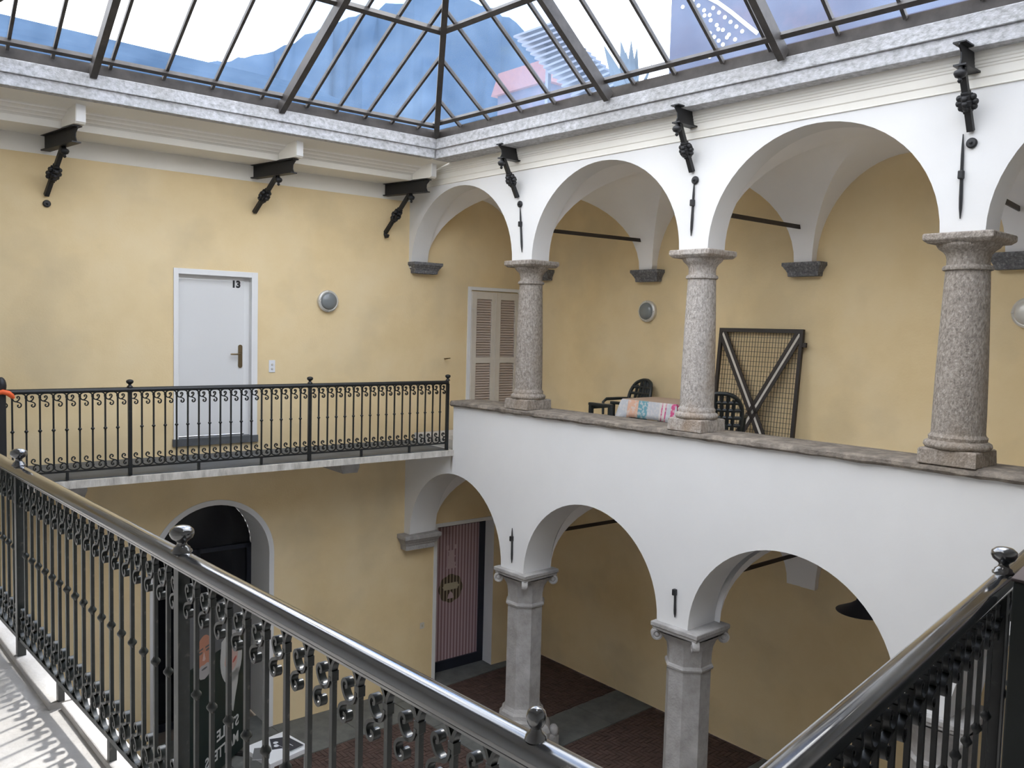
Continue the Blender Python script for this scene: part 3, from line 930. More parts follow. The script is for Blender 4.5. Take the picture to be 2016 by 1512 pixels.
for az, el in fine:
    H = 430 * math.tan(math.radians(el))
    for dd, f in levels:
        v = Vector((math.cos(math.radians(az)), math.sin(math.radians(az)), 0)) * dd
        j = 0 if f == 1.0 else (random.random() - 0.5) * 10
        mt.v.append((CAM.x + v.x, CAM.y + v.y, CAM.z + H * f + j - (8 if f < 0 else 0)))
for i in range(len(fine) - 1):
    for k in range(nl - 1):
        a = i * nl + k
        mt.f.append((a, a + 1, a + nl + 1, a + nl))
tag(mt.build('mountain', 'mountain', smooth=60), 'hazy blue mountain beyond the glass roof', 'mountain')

# neighbouring house: lavender wall; raised white discs and arc imitate spots of light
nb = thing('neighbour_house', 'lavender-grey house wall with white discs as light spots beyond the glass', 'building', (2.0, 10.0, 0.0))
NBY = 10.0
def unproj_y(px, py, y):
    v = fwd + r2 * ((px - 1008) / F_PX) - u2 * ((py - 756) / F_PX)
    k = (y - CAM.y) / v.y
    return CAM + v * k
pl_ = unproj_y(1320, 60, NBY)
nb.location = (pl_.x, NBY, 0)
MB().box(0, 9.0, 0, 5.0, 0.0, 13.0).build('wall', 'neighbour', nb)
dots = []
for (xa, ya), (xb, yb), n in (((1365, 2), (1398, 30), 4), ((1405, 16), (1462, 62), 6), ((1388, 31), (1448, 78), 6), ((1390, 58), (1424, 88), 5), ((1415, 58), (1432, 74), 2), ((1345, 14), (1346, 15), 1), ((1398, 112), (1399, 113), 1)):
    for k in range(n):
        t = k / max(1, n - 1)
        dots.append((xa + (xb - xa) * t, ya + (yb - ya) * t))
dme = MB().lathe([(0.045, 0.0), (0.045, 0.03)], 12, axis='y').mesh('light_spot')
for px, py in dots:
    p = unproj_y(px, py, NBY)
    o = put('light_spot', dme, 'neighbour_light_spot', nb); o.location = (p.x - pl_.x, -0.03, p.z)
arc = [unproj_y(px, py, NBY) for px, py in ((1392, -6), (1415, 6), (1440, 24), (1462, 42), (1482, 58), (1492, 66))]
MB().tube([(p.x - pl_.x, -0.02, p.z) for p in arc], 0.045, 8).build('light_arc', 'neighbour_light_spot', nb)

# lath-roofed shelter and agave on the neighbouring terrace
TY = 7.0
sh = thing('lath_roof', 'small lath-covered roof beside the agave beyond the glass', 'roof', (0, TY, 0))
q = [unproj_y(px, py, TY) for px, py in ((1062, 66), (1092, 48), (1150, 92), (1205, 138), (1238, 172), (1225, 200), (1120, 150))]
sh.location = (q[0].x, TY, 0)
for k in range(16):
    t = k / 15
    a = q[1].lerp(q[4], t); 
    MB().bar((a.x - q[0].x - 1.35, 0.0, a.z - 0.04 * k * 0.3), (a.x - q[0].x, 0.0, a.z), 0.25, 0.05).build('lath', 'lath', sh)
for dx in (0.25, 1.45):
    MB().box(dx - 0.05, dx + 0.05, 0.05, 0.15, 4.0, q[1].z - 0.25 - dx * 0.45).build('post', 'lath', sh)
AY = 6.0
base = unproj_y(1245, 165, AY)
ag = thing('agave_plant', 'spiky agave seen against the sky above the arcade', 'plant', (base.x, AY, base.z - 0.6))
for k, (px, py, w) in enumerate(((1198, 92, .10), (1222, 80, .11), (1245, 88, .08), (1252, 82, .09), (1285, 122, .04), (1210, 118, .10), (1268, 140, .05), (1232, 100, .09))):
    tip = unproj_y(px, py, AY)
    d = Vector((tip.x - base.x, (k % 3 - 1) * 0.15, tip.z - base.z + 0.6))
    L = d.length
    side = Vector((d.z, 0, -d.x)).normalized()
    mb = MB()
    st_ = [0, 0.3, 0.6, 0.8, 1.0]; ww = [w * 1.1, w * 1.5, w * 1.3, w * 0.7, 0.003]
    o0 = 0
    for s, wd in zip(st_, ww):
        c = d * s
        mb.v += [tuple(c - side * wd), tuple(c + Vector((0, 0.05 * wd / 0.1, 0))), tuple(c + side * wd), tuple(c - Vector((0, 0.03 * wd / 0.1, 0)))]
    for i in range(4):
        for j in range(4):
            a = i * 4 + j; b = i * 4 + (j + 1) % 4
            mb.f.append((a, b, b + 4, a + 4))
    mb.build('leaf', 'leaf_far', ag)
MB().lathe([(0.22, -0.55), (0.32, 0.0), (0.34, 0.05)], 16).build('pot', 'leaf_far', ag)
# a terrace block that carries the plant and the lath roof
struct(MB().box(-3.0, base.x + 0.9, 4.6, 8.5, 3.5, min(base.z - 1.15, 6.0)).build('roof_terrace', 'roof_slate'), 'flat roof terrace behind the arcade wing')
# a red-roofed house farther off
rh = thing('red_roofed_house', 'distant house with a red tiled roof below the mountain', 'house', (-60, 62, 0))
pc = unproj_y(1028, 160, 55.0)
rh.location = (pc.x, 55.0, 0)
MB().box(-4, 4, 0, 6, 0, pc.z - 0.8).build('wall', 'neighbour', rh)
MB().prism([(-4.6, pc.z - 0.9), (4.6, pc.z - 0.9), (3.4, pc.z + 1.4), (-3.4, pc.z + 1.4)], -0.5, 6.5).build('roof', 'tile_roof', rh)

# ------------------------------------------------------------------ columns
def upper_column(x, rb, rt, capw, mat, label):
    c = thing('upper_column', label, 'column', (x, 0.18, 0.705), 0.0, 'round columns of the upper gallery')
    MB().square_lathe([(capw * 0.42, 0.0), (capw * 0.43, 0.005), (capw * 0.42, 0.125), (capw * 0.40, 0.135)]).build('plinth', mat, c, bevel=0.01)
    MB().lathe([(rb * 1.0, 0.13), (rb * 1.20, 0.137), (rb * 1.27, 0.16), (rb * 1.24, 0.185), (rb * 1.12, 0.20), (rb * 1.08, 0.205), (rb * 1.10, 0.235), (rb * 1.03, 0.25), (rb, 0.265)], 32).build('base', mat, c, smooth=50)
    top = SPR_U - 0.705
    n = 14
    pr = []
    for k in range(n + 1):
        t = k / n
        pr.append((rb + (rt - rb) * (t ** 1.5), 0.26 + (top - 0.30 - 0.26) * t))
    MB().lathe(pr, 32).build('shaft', mat, c, smooth=50)
    z = top - 0.31
    MB().lathe([(rt, z), (rt * 1.13, z + 0.008), (rt * 1.16, z + 0.025), (rt * 1.1, z + 0.042), (rt * 0.98, z + 0.05), (rt * 0.97, z + 0.10), (rt * 1.02, z + 0.135), (rt * 1.16, z + 0.165), (rt * 1.36, z + 0.19), (rt * 1.46, z + 0.215), (rt * 1.47, z + 0.23)], 32).build('capital', mat, c, smooth=50)
    MB().square_lathe([(capw * 0.44, top - 0.085), (capw * 0.47, top - 0.07), (capw * 0.5, top - 0.055), (capw * 0.5, top - 0.008), (capw * 0.48, top)]).build('abacus', mat, c, bevel=0.008)
    return c
upper_column(COLX[0], 0.185, 0.152, 0.52, 'stone', 'round weathered stone column in front of the louvred shutters')
upper_column(COLX[1], 0.185, 0.150, 0.52, 'stone_light', 'pale mottled round stone column beside the cloth-covered table')
upper_column(COLX[2], 0.212, 0.172, 0.56, 'stone', 'thick grey round stone column standing past the leaning mesh gate')
upper_column(COLX[3], 0.20, 0.165, 0.54, 'stone', 'round stone column at the end of the gallery near the right walkway')

def lower_column(x, label):
    c = thing('lower_column', label, 'column', (x - 0.02, 0.25, GH), 0.0, 'octagonal pillars of the lower gallery')
    top = SPR_L - GH
    h8 = PI / 8
    ra = 0.235 / math.cos(h8)
    sh = MB().lathe([(ra, 0.62), (ra * 0.985, top - 0.47)], 8, ph=h8); sh.build('shaft', 'stone_grey', c)
    MB().square_lathe([(0.37, 0.0), (0.37, 0.20), (0.345, 0.23)]).build('plinth', 'stone_grey', c, bevel=0.02)
    MB().lathe([(ra * 1.62, 0.23), (ra * 1.66, 0.30), (ra * 1.55, 0.36), (ra * 1.38, 0.40), (ra * 1.36, 0.47), (ra * 1.24, 0.50), (ra * 1.2, 0.55), (ra * 1.08, 0.58), (ra, 0.63)], 8, ph=h8).build('base', 'stone_grey', c)
    for sx in (-1, 1):
        for sy in (-1, 1):
            MB().sphere((sx * 0.31, sy * 0.31, 0.25), 0.075, 0.075, 0.10, 8, 6).build('spur', 'stone_grey', c, smooth=60)
    z = top - 0.47
    MB().lathe([(ra, z - 0.02), (ra * 1.08, z - 0.01), (ra * 1.1, z + 0.01), (ra * 1.06, z + 0.03), (ra * 0.98, z + 0.04)], 8, ph=h8).build('collar', 'stone_grey', c)
    # bell: octagon growing into a square
    mb = MB()
    o = 0
    secs = [(0.232, 0.0, z + 0.03), (0.235, 0.0, z + 0.15), (0.245, 0.15, z + 0.24), (0.27, 0.4, z + 0.31), (0.305, 0.7, z + 0.36), (0.315, 0.85, z + 0.375)]
    for r, sq, zz in secs:
        for k in range(16):
            t = 2 * PI * k / 16 + PI / 16 * 0
            # blend circle-ish octagon and square
            ct, s_ = math.cos(t), math.sin(t)
            sqr = r / max(abs(ct), abs(s_))
            a8 = ((t + h8) % (PI / 4)) - h8
            oct_ = r / math.cos(a8)
            rr = oct_ + (min(sqr, r * 1.35) - oct_) * sq
            mb.v.append((rr * ct, rr * s_, zz))
    for i in range(len(secs) - 1):
        for k in range(16):
            a = i * 16 + k; b = i * 16 + (k + 1) % 16
            mb.f.append((a, b, b + 16, a + 16))
    mb.build('bell', 'stone_grey', c, smooth=30)
    MB().square_lathe([(0.285, top - 0.10), (0.30, top - 0.085), (0.30, top - 0.06), (0.315, top - 0.05), (0.315, top - 0.005), (0.305, top)]).build('abacus', 'stone_grey', c, bevel=0.006)
    # corner volutes
    for sx in (-1, 1):
        for sy in (-1, 1):
            v = MB()
            v.lathe([(0.018, -0.042), (0.030, -0.030), (0.034, -0.030), (0.044, -0.042), (0.062, -0.040), (0.066, -0.034), (0.066, 0.034), (0.062, 0.040), (0.044, 0.042), (0.034, 0.030), (0.030, 0.030), (0.018, 0.042)], 18, axis='y')
            o = v.build('volute', 'stone_grey', c, smooth=30)
            o.location = (sx * 0.262, sy * 0.262, top - 0.145); o.rotation_euler = (0, 0, math.atan2(sy, sx) )
    return c
lower_column(COLX[0], 'octagonal grey stone pillar in front of the pink striped door')
lower_column(COLX[1], 'octagonal grey stone pillar left of the arch with the hanging lamp')
lower_column(COLX[2], 'octagonal grey stone pillar right of the arch with the hanging lamp')

# corbels on the walls where the vaults spring
def corbel(label, loc, rotz, w, h, dep, mat, side=0.6):
    c = thing('corbel', label, 'corbel', loc, rotz)
    mb = MB()
    pr = [(1.0, 0.0), (1.0, -0.25), (0.93, -0.30), (0.86, -0.42), (0.76, -0.55), (0.74, -0.62), (0.68, -0.70), (0.64, -1.0)]
    o = 0
    for s, z in pr:
        x = w / 2 * (1 - (1 - s) * side); y = -dep * s
        mb.v += [(-x, y, z * h), (x, y, z * h), (x, 0.0, z * h), (-x, 0.0, z * h)]
    for i in range(len(pr) - 1):
        for k in range(4):
            a = i * 4 + k; b = i * 4 + (k + 1) % 4
            mb.f.append((a, b, b + 4, a + 4))
    mb.f.append((0, 1, 2, 3)); e = (len(pr) - 1) * 4; mb.f.append((e + 3, e + 2, e + 1, e))
    mb.build('block', mat, c, bevel=0.004)
    return c
corbel('dark stone corbel on the yellow wall under the first upper arch', lw(0.24, 0, SPR_U + 0.085), LROT, 0.52, 0.17, 0.20, 'corbel_dark')
corbel('pale stone corbel on the yellow wall left of the pink striped door', lw(0.20, 0, SPR_L + 0.005), LROT, 0.66, 0.25, 0.26, 'stone_grey')
for gx, lab in ((2.92, 'dark stone corbel on the gallery wall above the table'), (5.43, 'dark stone corbel on the gallery wall above the mesh gate'), (7.80, 'dark stone corbel on the gallery wall right of the mesh gate'), (10.4, 'dark stone corbel at the end of the gallery wall')):
    corbel(lab, (gx, back_y(gx, DU), SPR_U + 0.005), -0.0337, 0.52, 0.17, 0.17, 'corbel_dark')
corbel('dark stone corbel in the corner beside the shutters', (0.62, back_y(0.62, DU), SPR_U + 0.085), -0.0337, 0.46, 0.17, 0.17, 'corbel_dark')

# ------------------------------------------------------------------ roof brackets
def bracket(label, loc, rotz, reach, drop, foot, curl=False, blocky=False):
    """I-beam stub out of the wall with a slanting decorated iron strut. local: -y out of the wall; z=0 underside of beam"""
    b = thing('roof_bracket', label, 'bracket', loc, rotz, 'iron roof brackets')
    H = 0.165
    # web with scalloped ends
    web = [(0.0, 0.0), (0.0, H)]
    out = reach
    prof = [(0.0, 0.0), (-out + 0.03, 0.0), (-out + 0.055, 0.05), (-out + 0.05, 0.10), (-out + 0.0, H - 0.02), (-out, H), (0.0, H)]
    mb = MB()
    n = len(prof)
    mb.v += [(-0.006, y, z) for y, z in prof] + [(0.006, y, z) for y, z in prof]
    mb.f += [tuple(range(n)), tuple(range(n, 2 * n))[::-1]] + [(i, (i + 1) % n, n + (i + 1) % n, n + i) for i in range(n)]
    mb.build('web', 'black', b)
    MB().box(-0.05, 0.05, -out + 0.03, 0.0, -0.01, 0.004).build('flange', 'black', b)
    MB().box(-0.05, 0.05, -out, 0.0, H - 0.004, H + 0.008).build('flange', 'black', b)
    # strut
    a = Vector((0, -foot, -0.01)); e = Vector((0, -0.02, -drop))
    d = (e - a).normalized(); L = (e - a).length
    MB().bar(a, e, 0.045, 0.05, (1, 0, 0)).build('strut', 'black', b)
    # ornamental knuckles around the middle
    side = Vector((1, 0, 0)); nn = d.cross(side).normalized()
    for f, w, h in ((0.40, 0.075, 0.03), (0.47, 0.10, 0.05), (0.55, 0.12, 0.055), (0.62, 0.095, 0.05), (0.68, 0.075, 0.03)):
        c = a + d * (L * f)
        MB().bar(c - d * h / 2, c + d * h / 2, w, w * 0.8, (1, 0, 0)).build('knuckle', 'black', b, bevel=0.008)
        if h > 0.04:
            for sx in (-1, 1):
                p = c + side * (sx * w * 0.5)
                MB().sphere(p, 0.03, 0.03, 0.028, 10, 6).build('rivet', 'black', b, smooth=60)
                p = c + nn * (sx * w * 0.42)
                MB().sphere(p, 0.028, 0.028, 0.028, 10, 6).build('rivet', 'black', b, smooth=60)
    # pendant hanging at the strut head
    MB().lathe([(0.012, 0.0), (0.018, -0.03), (0.02, -0.035), (0.045, -0.05), (0.05, -0.07), (0.038, -0.095), (0.016, -0.105), (0.014, -0.115), (0.02, -0.125), (0.012, -0.14), (0.002, -0.145)], 12, 0, -foot - 0.035 if not curl else -foot - 0.035).build('pendant', 'black', b, smooth=50)
    if curl:
        pts = [(0, -0.02, -drop + 0.03), (0, -0.015, -drop - 0.03), (0, -0.03, -drop - 0.065), (0, -0.06, -drop - 0.06), (0, -0.075, -drop - 0.03)]
        MB().tube(pts, 0.024, 8).build('curl', 'black', b, smooth=60)
    return b
BROT = {-4.93: math.radians(12), -2.44: math.radians(15), -0.43: math.radians(16)}   # the beams stand slightly askew to the wall
for t, lab, dr, cu in ((-4.93, 'black iron roof bracket on the yellow wall left of door 13', 0.52, False), (-2.44, 'black iron roof bracket on the yellow wall above door 13', 0.46, False), (-0.43, 'black iron roof bracket ending in a curl, in the corner beside the arcade', 0.55, True)):
    bracket(lab, lw(t, 0, 3.705), LROT + BROT[t], 0.88, dr, 0.50, cu)
for x, lab in ((2.47, 'black iron roof bracket above the column with the shutters behind'), (5.25, 'black iron roof bracket above the pale mottled column'), (8.03, 'black iron roof bracket above the thick grey column')):
    bracket(lab, (x, 0, 3.955), 0.0, 0.36, 0.47, 0.27)
# white blocks that stand on the beams of the yellow wall
for t, lab in ((-4.93, 'white cornice block above the bracket left of door 13'), (-2.44, 'white cornice block above the bracket over door 13'), (-0.43, 'white cornice block at the corner above the curled bracket')):
    b = thing('cornice_block', lab, 'block', lw(t, 0, 3.885), LROT + BROT[t], 'white cornice blocks')
    mb = MB()
    prof = [(-0.60, 0.0), (-0.94, 0.0), (-0.96, 0.02), (-0.96, 0.222), (-0.60, 0.222)]
    n = len(prof)
    mb.v += [(-0.055, y, z) for y, z in prof] + [(0.055, y, z) for y, z in prof]
    mb.f += [tuple(range(n)), tuple(range(n, 2 * n))[::-1]] + [(i, (i + 1) % n, n + (i + 1) % n, n + i) for i in range(n)]
    mb.build('block', 'cream', b)
    MB().prism([(-0.05, 0.02), (0.05, 0.02), (0.05, 0.215), (-0.05, 0.215)], -0.968, -0.959).build('face', 'white_trim', b)
# round tie plates
for loc, rz, lab in ((lw(-4.92, 0, 3.09), LROT, 'round black iron tie plate under the bracket left of door 13'), ((2.52, 0, 3.395), 0, 'round black iron tie plate above the column with the shutters behind'),
                     ((5.29, 0, 3.394), 0, 'round black iron tie plate above the pale mottled column'), ((8.04, 0, 3.388), 0, 'round black iron tie plate above the thick grey column')):
    c = thing('tie_plate', lab, 'tie plate', loc, rz, 'round iron tie plates')
    MB().lathe([(0.034, 0.0), (0.043, -0.006), (0.043, -0.02), (0.034, -0.03), (0.012, -0.032)], 18, axis='y').build('disc', 'black', c, smooth=40)
    MB().lathe([(0.014, -0.03), (0.012, -0.045), (0.004, -0.05)], 8, axis='y').build('nut', 'black', c)
# vertical wall anchors
def anchor(label, x, z0, z1, lean, knot):
    a = thing('wall_anchor', label, 'wall anchor', (x, 0, z0), 0, 'iron wall anchors')
    H = z1 - z0
    pts = [(lean * t, -0.014, H * t) for t in [k / 8 for k in range(9)]]
    MB().tube(pts, [0.004, 0.013, 0.015, 0.014, 0.013, 0.013, 0.012, 0.009, 0.004], 6).build('bar', 'black', a, smooth=50)
    MB().box(lean * knot - 0.024, lean * knot + 0.020, -0.045, 0.0, H * knot - 0.035, H * knot + 0.035).build('key', 'black', a, bevel=0.008)
anchor('iron wall anchor above the column with the shutters behind', 2.585, 2.765, 3.36, -0.06, 0.62)
anchor('iron wall anchor above the pale mottled column', 5.266, 2.806, 3.39, 0.015, 0.60)
anchor('iron wall anchor above the thick grey column', 7.985, 2.775, 3.47, -0.015, 0.52)
anchor('iron wall anchor above the pillar at the pink striped door', 2.545, -1.373, -0.90, -0.01, 0.70)
anchor('iron wall anchor above the pillar left of the hanging lamp', 5.249, -1.371, -1.05, -0.01, 0.88)
anchor('iron wall anchor above the pillar right of the hanging lamp', 7.90, -1.371, -1.05, 0.0, 0.88)
# iron tie rods across the gallery
for k, (xa, xb) in enumerate(((2.57, 2.86), (5.29, 5.40), (8.0, 7.80))):
    lab = ('iron tie bar across the gallery above the table', 'iron tie bar across the gallery above the mesh gate', 'iron tie bar across the gallery past the mesh gate')[k]
    o = MB().bar((xa, 0.12, 3.09), (xb, back_y(xb, DU) - 0.03, 3.09), 0.018, 0.05).build('tie_bar', 'rust_iron')
    tag(o, lab, 'tie bar', 'iron tie bars')
for k, (xa, xb) in enumerate(((2.57, 2.75), (5.29, 5.35))):
    lab = ('iron tie bar under the lower vault beside the pillar at the pink door', 'iron tie bar under the lower vault beside the hanging lamp')[k]
    o = MB().bar((xa, 0.3, -1.03), (xb, 2.55, -1.03), 0.018, 0.05).build('tie_bar', 'rust_iron')
    tag(o, lab, 'tie bar', 'iron tie bars')

# ------------------------------------------------------------------ door 13
d = thing('door_1', 'white flush door numbered 13 in the yellow wall', 'door', lw(-2.944, 0, 0.14), LROT)
d['kind'] = 'structure'
wd = (D13[1] - D13[0]) / 2
zb, zt = D13[2] - 0.14, D13[3] - 0.14
MB().box(-wd + 0.01, wd - 0.075, 0.075, 0.115, zb + 0.02, zt - 0.055).build('leaf', 'door_white', d, bevel=0.003)
MB().box(wd - 0.073, wd, 0.085, 0.125, zb, zt).box(-wd, -wd + 0.008, 0.085, 0.125, zb, zt).box(-wd, wd, 0.085, 0.125, zt - 0.052, zt).build('jamb', 'white_trim', d)
MB().box(-wd - 0.062, -wd, -0.02, 0.01, zb - 0.08, zt + 0.072).box(wd, wd + 0.085, -0.02, 0.01, zb - 0.08, zt + 0.072).box(-wd, wd, -0.02, 0.01, zt, zt + 0.072).build('architrave', 'white_trim', d, bevel=0.002)
MB().box(-wd - 0.075, wd + 0.095, -0.035, 0.12, -0.02, zb).build('sill', 'dark_slate', d)
MB().box(-wd + 0.01, wd - 0.07, 0.07, 0.076, zb + 0.005, zb + 0.018).build('weather_strip', 'black', d)
h = MB().prism([(0.028 * math.cos(t), 0.0 + 0.13 * (1 if math.sin(t) > 0 else -1) + 0.028 * math.sin(t)) for t in [2 * PI * (k + .5) / 16 for k in range(16)]], 0.060, 0.075)
hp = h.build('handle', 'brass', d); hp.location = (wd - 0.125, 0, 1.155)
MB().tube([(0, 0.06, 0.03), (0, 0.02, 0.03), (-0.02, 0.012, 0.03), (-0.14, 0.012, 0.03), (-0.15, 0.012, 0.03)], [0.011, 0.011, 0.012, 0.011, 0.008], 8).build('lever', 'brass', hp, smooth=60)
tm = text_mesh('13', 0.125, 'number', bold=0.007)
o = put('number', tm, 'black', d); o.location = (wd - 0.185, 0.0735, 2.125)
# doorbell plate
b = thing('doorbell', 'white doorbell plate on the yellow wall beside door 13', 'doorbell', lw(-2.168, 0, 1.16), LROT)
MB().box(-0.045, 0.045, -0.012, 0.0, -0.085, 0.085).build('plate', 'plastic_white', b, bevel=0.004)
for z in (0.025, -0.035):
    MB().lathe([(0.016, -0.011), (0.016, -0.016), (0.010, -0.022)], 12, axis='y').build('button', 'lamp_rim', b).location = (0, 0, z)
# small switch plate by the pink door
b = thing('switch_plate', 'small beige switch plate on the wall left of the pink door', 'switch', lw(0.36, 0, -3.03), LROT)
MB().box(-0.04, 0.04, -0.01, 0.0, -0.05, 0.05).build('plate', 'shutter', b, bevel=0.003)
MB().box(-0.012, 0.012, -0.014, -0.009, -0.02, 0.02).build('button', 'badge_label', b)

# bulkhead lamps
def bulkhead(label, loc, rz, bright=False):
    l = thing('bulkhead_lamp', label, 'lamp', loc, rz, 'round bulkhead lamps')
    MB().lathe([(0.155, 0.0), (0.158, -0.03), (0.155, -0.05), (0.135, -0.065), (0.122, -0.06)], 32, axis='y').build('rim', 'lamp_rim', l, smooth=40)
    MB().lathe([(0.126, -0.055), (0.12, -0.075), (0.10, -0.092), (0.06, -0.105), (0.02, -0.11), (0.002, -0.111)], 32, axis='y').build('glass', 'lamp_rim' if bright else 'lamp_glass', l, smooth=60)
    for a in (0, PI / 2, PI, 3 * PI / 2):
        MB().box(-0.006, 0.006, -0.068, -0.05, 0.125, 0.15).build('clip', 'lamp_rim', l).rotation_euler = (0, a, 0)
bulkhead('round bulkhead lamp on the yellow wall between door 13 and the shutters', lw(-1.349, 0, 2.093), LROT)
bulkhead('round bulkhead lamp on the gallery wall above the table', (2.901, back_y(2.9, DU), 2.071), -0.0337)
bulkhead('round pale bulkhead lamp on the gallery wall behind the thick column', (7.92, back_y(7.92, DU), 2.06), -0.0337, True)

# ------------------------------------------------------------------ shutters
s = thing('shutters', 'closed pair of beige louvred shutters in the yellow gallery wall', 'shutter', lw(1.655, 0, 0.13), LROT)
Wd, Hh = 1.09 * K, 2.30
MB().box(-Wd / 2, -Wd / 2 + 0.06, -0.025, 0.0, 0.0, Hh).box(Wd / 2 - 0.06, Wd / 2, -0.025, 0.0, 0.0, Hh).box(-Wd / 2 + 0.06, Wd / 2 - 0.06, -0.025, 0.0, Hh - 0.055, Hh).build('frame', 'white_trim', s, bevel=0.003)
lw_, lh = (Wd - 0.13) / 2, Hh - 0.075
slat_me = MB().hexa([(-0.172, -0.048, 0.0), (0.172, -0.048, 0.0), (0.172, -0.042, 0.0), (-0.172, -0.042, 0.0), (-0.172, -0.024, 0.036), (0.172, -0.024, 0.036), (0.172, -0.018, 0.036), (-0.172, -0.018, 0.036)]).mesh('slat')
for sx in (-1, 1):
    c = sx * (lw_ / 2 + 0.004)
    leaf = MB()
    x0, x1 = c - lw_ / 2, c + lw_ / 2
    leaf.box(x0, x0 + 0.09, -0.055, -0.012, 0.01, lh).box(x1 - 0.09, x1, -0.055, -0.012, 0.01, lh)
    leaf.box(x0 + 0.09, x1 - 0.09, -0.055, -0.012, lh - 0.12, lh).box(x0 + 0.09, x1 - 0.09, -0.055, -0.012, 1.06, 1.155).box(x0 + 0.09, x1 - 0.09, -0.055, -0.012, 0.01, 0.14)
    lf = leaf.build('leaf', 'shutter', s, bevel=0.002)
    MB().box(x0 + 0.08, x1 - 0.08, -0.014, -0.010, 0.1, lh - 0.1).build('backing', 'shutter_slat', lf)
    for z0, z1 in ((0.145, 1.055), (1.16, lh - 0.125)):
        k = int((z1 - z0) / 0.0405)
        for i in range(k):
            o = put('slat', slat_me, 'shutter_slat', lf)
            o.location = (c, 0, z0 + i * (z1 - z0) / k)
            o.scale = ((lw_ - 0.178) / 0.344, 1, 1)
    MB().box(sx * (Wd / 2 - 0.075) - 0.03, sx * (Wd / 2 - 0.075) + 0.03, -0.066, -0.055, 1.93, 1.96).build('hinge', 'lamp_rim', lf)
MB().box(-0.012, 0.012, -0.062, -0.053, 0.01, lh).build('meeting_strip', 'shutter', s)
for t, lab in ((0.687, 'small iron shutter hook on the wall left of the shutters'), (2.245, 'small iron shutter hook on the wall right of the shutters')):
    h = thing('shutter_hook', lab, 'hook', lw(t, 0, 1.26), LROT, 'shutter hooks')
    MB().tube([(0, 0.0, 0), (0, -0.07, 0), (-0.05, -0.09, 0.0), (0.05, -0.09, 0.012)], [0.009, 0.009, 0.011, 0.007], 6).build('arm', 'brass', h, smooth=60)

# ------------------------------------------------------------------ pink striped door
pd = thing('door_2', 'pink striped glass door with a brown badge in a navy frame', 'door', lw(1.19, 0, GH), LROT)
pd['kind'] = 'structure'
pw = (PNK[1] - PNK[0]) / 2; ph_ = PNK[3] - GH
MB().box(-pw, -pw + 0.02, 0.25, 0.33, 0, ph_).box(pw - 0.11, pw, 0.25, 0.33, 0, ph_).box(-pw, pw, 0.25, 0.33, ph_ - 0.085, ph_).box(-pw, pw, 0.25, 0.33, 0, 0.17).build('frame', 'frame_navy', pd, bevel=0.004)
MB().box(-pw + 0.02, pw - 0.11, 0.285, 0.30, 0.17, ph_ - 0.085).build('panel', 'pink', pd)
MB().box(-pw - 0.06, -pw, -0.015, 0.0, 0.0, ph_ + 0.06).box(-pw, pw + 0.05, -0.015, 0.0, ph_, ph_ + 0.06).build('architrave', 'white_trim', pd)
MB().box(-pw + 0.01, -pw + 0.15, 0.235, 0.285, 0.95, 1.30).build('lock_case', 'black', pd, bevel=0.01)
MB().box(-pw + 0.02, -pw + 0.09, 0.225, 0.236, 1.06, 1.22).build('lock_face', 'pink_pale', pd)
bx = -0.10
bz = 1.38
pts = []
for k in range(96):
    t = 2 * PI * k / 96
    r = 0.225 * (1 + 0.09 * abs(math.cos(4 * t)))
    pts.append((bx + r * math.cos(t), bz + r * math.sin(t)))
bad = MB().prism(pts, 0.281, 0.286).build('badge', 'badge_brown', pd)
lp = [(-0.17, 0.0), (-0.14, 0.03), (-0.14, 0.055), (-0.10, 0.06), (0.10, 0.06), (0.14, 0.055), (0.14, 0.03), (0.17, 0.0), (0.14, -0.03), (0.14, -0.055), (-0.14, -0.055), (-0.14, -0.03)]
MB().prism([(bx + x, bz + 0.035 + z) for x, z in lp], 0.277, 0.281).build('badge_label', 'badge_label', bad)
MB().prism([(bx - 0.06, bz - 0.17), (bx + 0.06, bz - 0.17), (bx + 0.045, bz - 0.10), (bx, bz - 0.05), (bx - 0.045, bz - 0.10)], 0.277, 0.281).build('badge_crest', 'pink_pale', bad)
em = MB()
for z0, z1, w in ((0.0, 0.03, 0.20), (0.03, 0.06, 0.16), (0.06, 0.10, 0.18), (0.10, 0.19, 0.13), (0.19, 0.215, 0.17), (0.215, 0.29, 0.10), (0.29, 0.31, 0.13)):
    em.box(bx - w / 2, bx + w / 2, 0.282, 0.285, 1.72 + z0, 1.72 + z1)
em.box(bx - 0.10, bx - 0.05, 0.282, 0.285, 2.05, 2.12).box(bx + 0.05, bx + 0.10, 0.282, 0.285, 2.05, 2.12)
em.build('pale_print', 'pink_pale', pd)

# ------------------------------------------------------------------ arched doorway interior
ad = thing('door_3', 'dark glazed arched shop entrance at the back of the deep white reveal', 'door', lw(-2.95, 0, GH), LROT)
ad['kind'] = 'structure'
r = 0.765; sp_ = -1.475 - GH
poly = [(-r, 0.0), (r, 0.0)] + [(r * math.cos(PI * k / 24), sp_ + r * math.sin(PI * k / 24)) for k in range(25)]
MB().prism(poly, 0.72, 0.74).build('glass', 'dark_glass', ad)
fr = MB()
fr.box(-0.03, 0.03, 0.68, 0.72, 0.0, sp_).box(-r, r, 0.68, 0.72, sp_ - 0.06, sp_).box(-r, -r + 0.06, 0.68, 0.72, 0, sp_).box(r - 0.06, r, 0.68, 0.72, 0, sp_).box(-r, r, 0.68, 0.72, 0, 0.1)
fr.build('frame', 'frame_navy', ad)
for k in range(3):
    pass

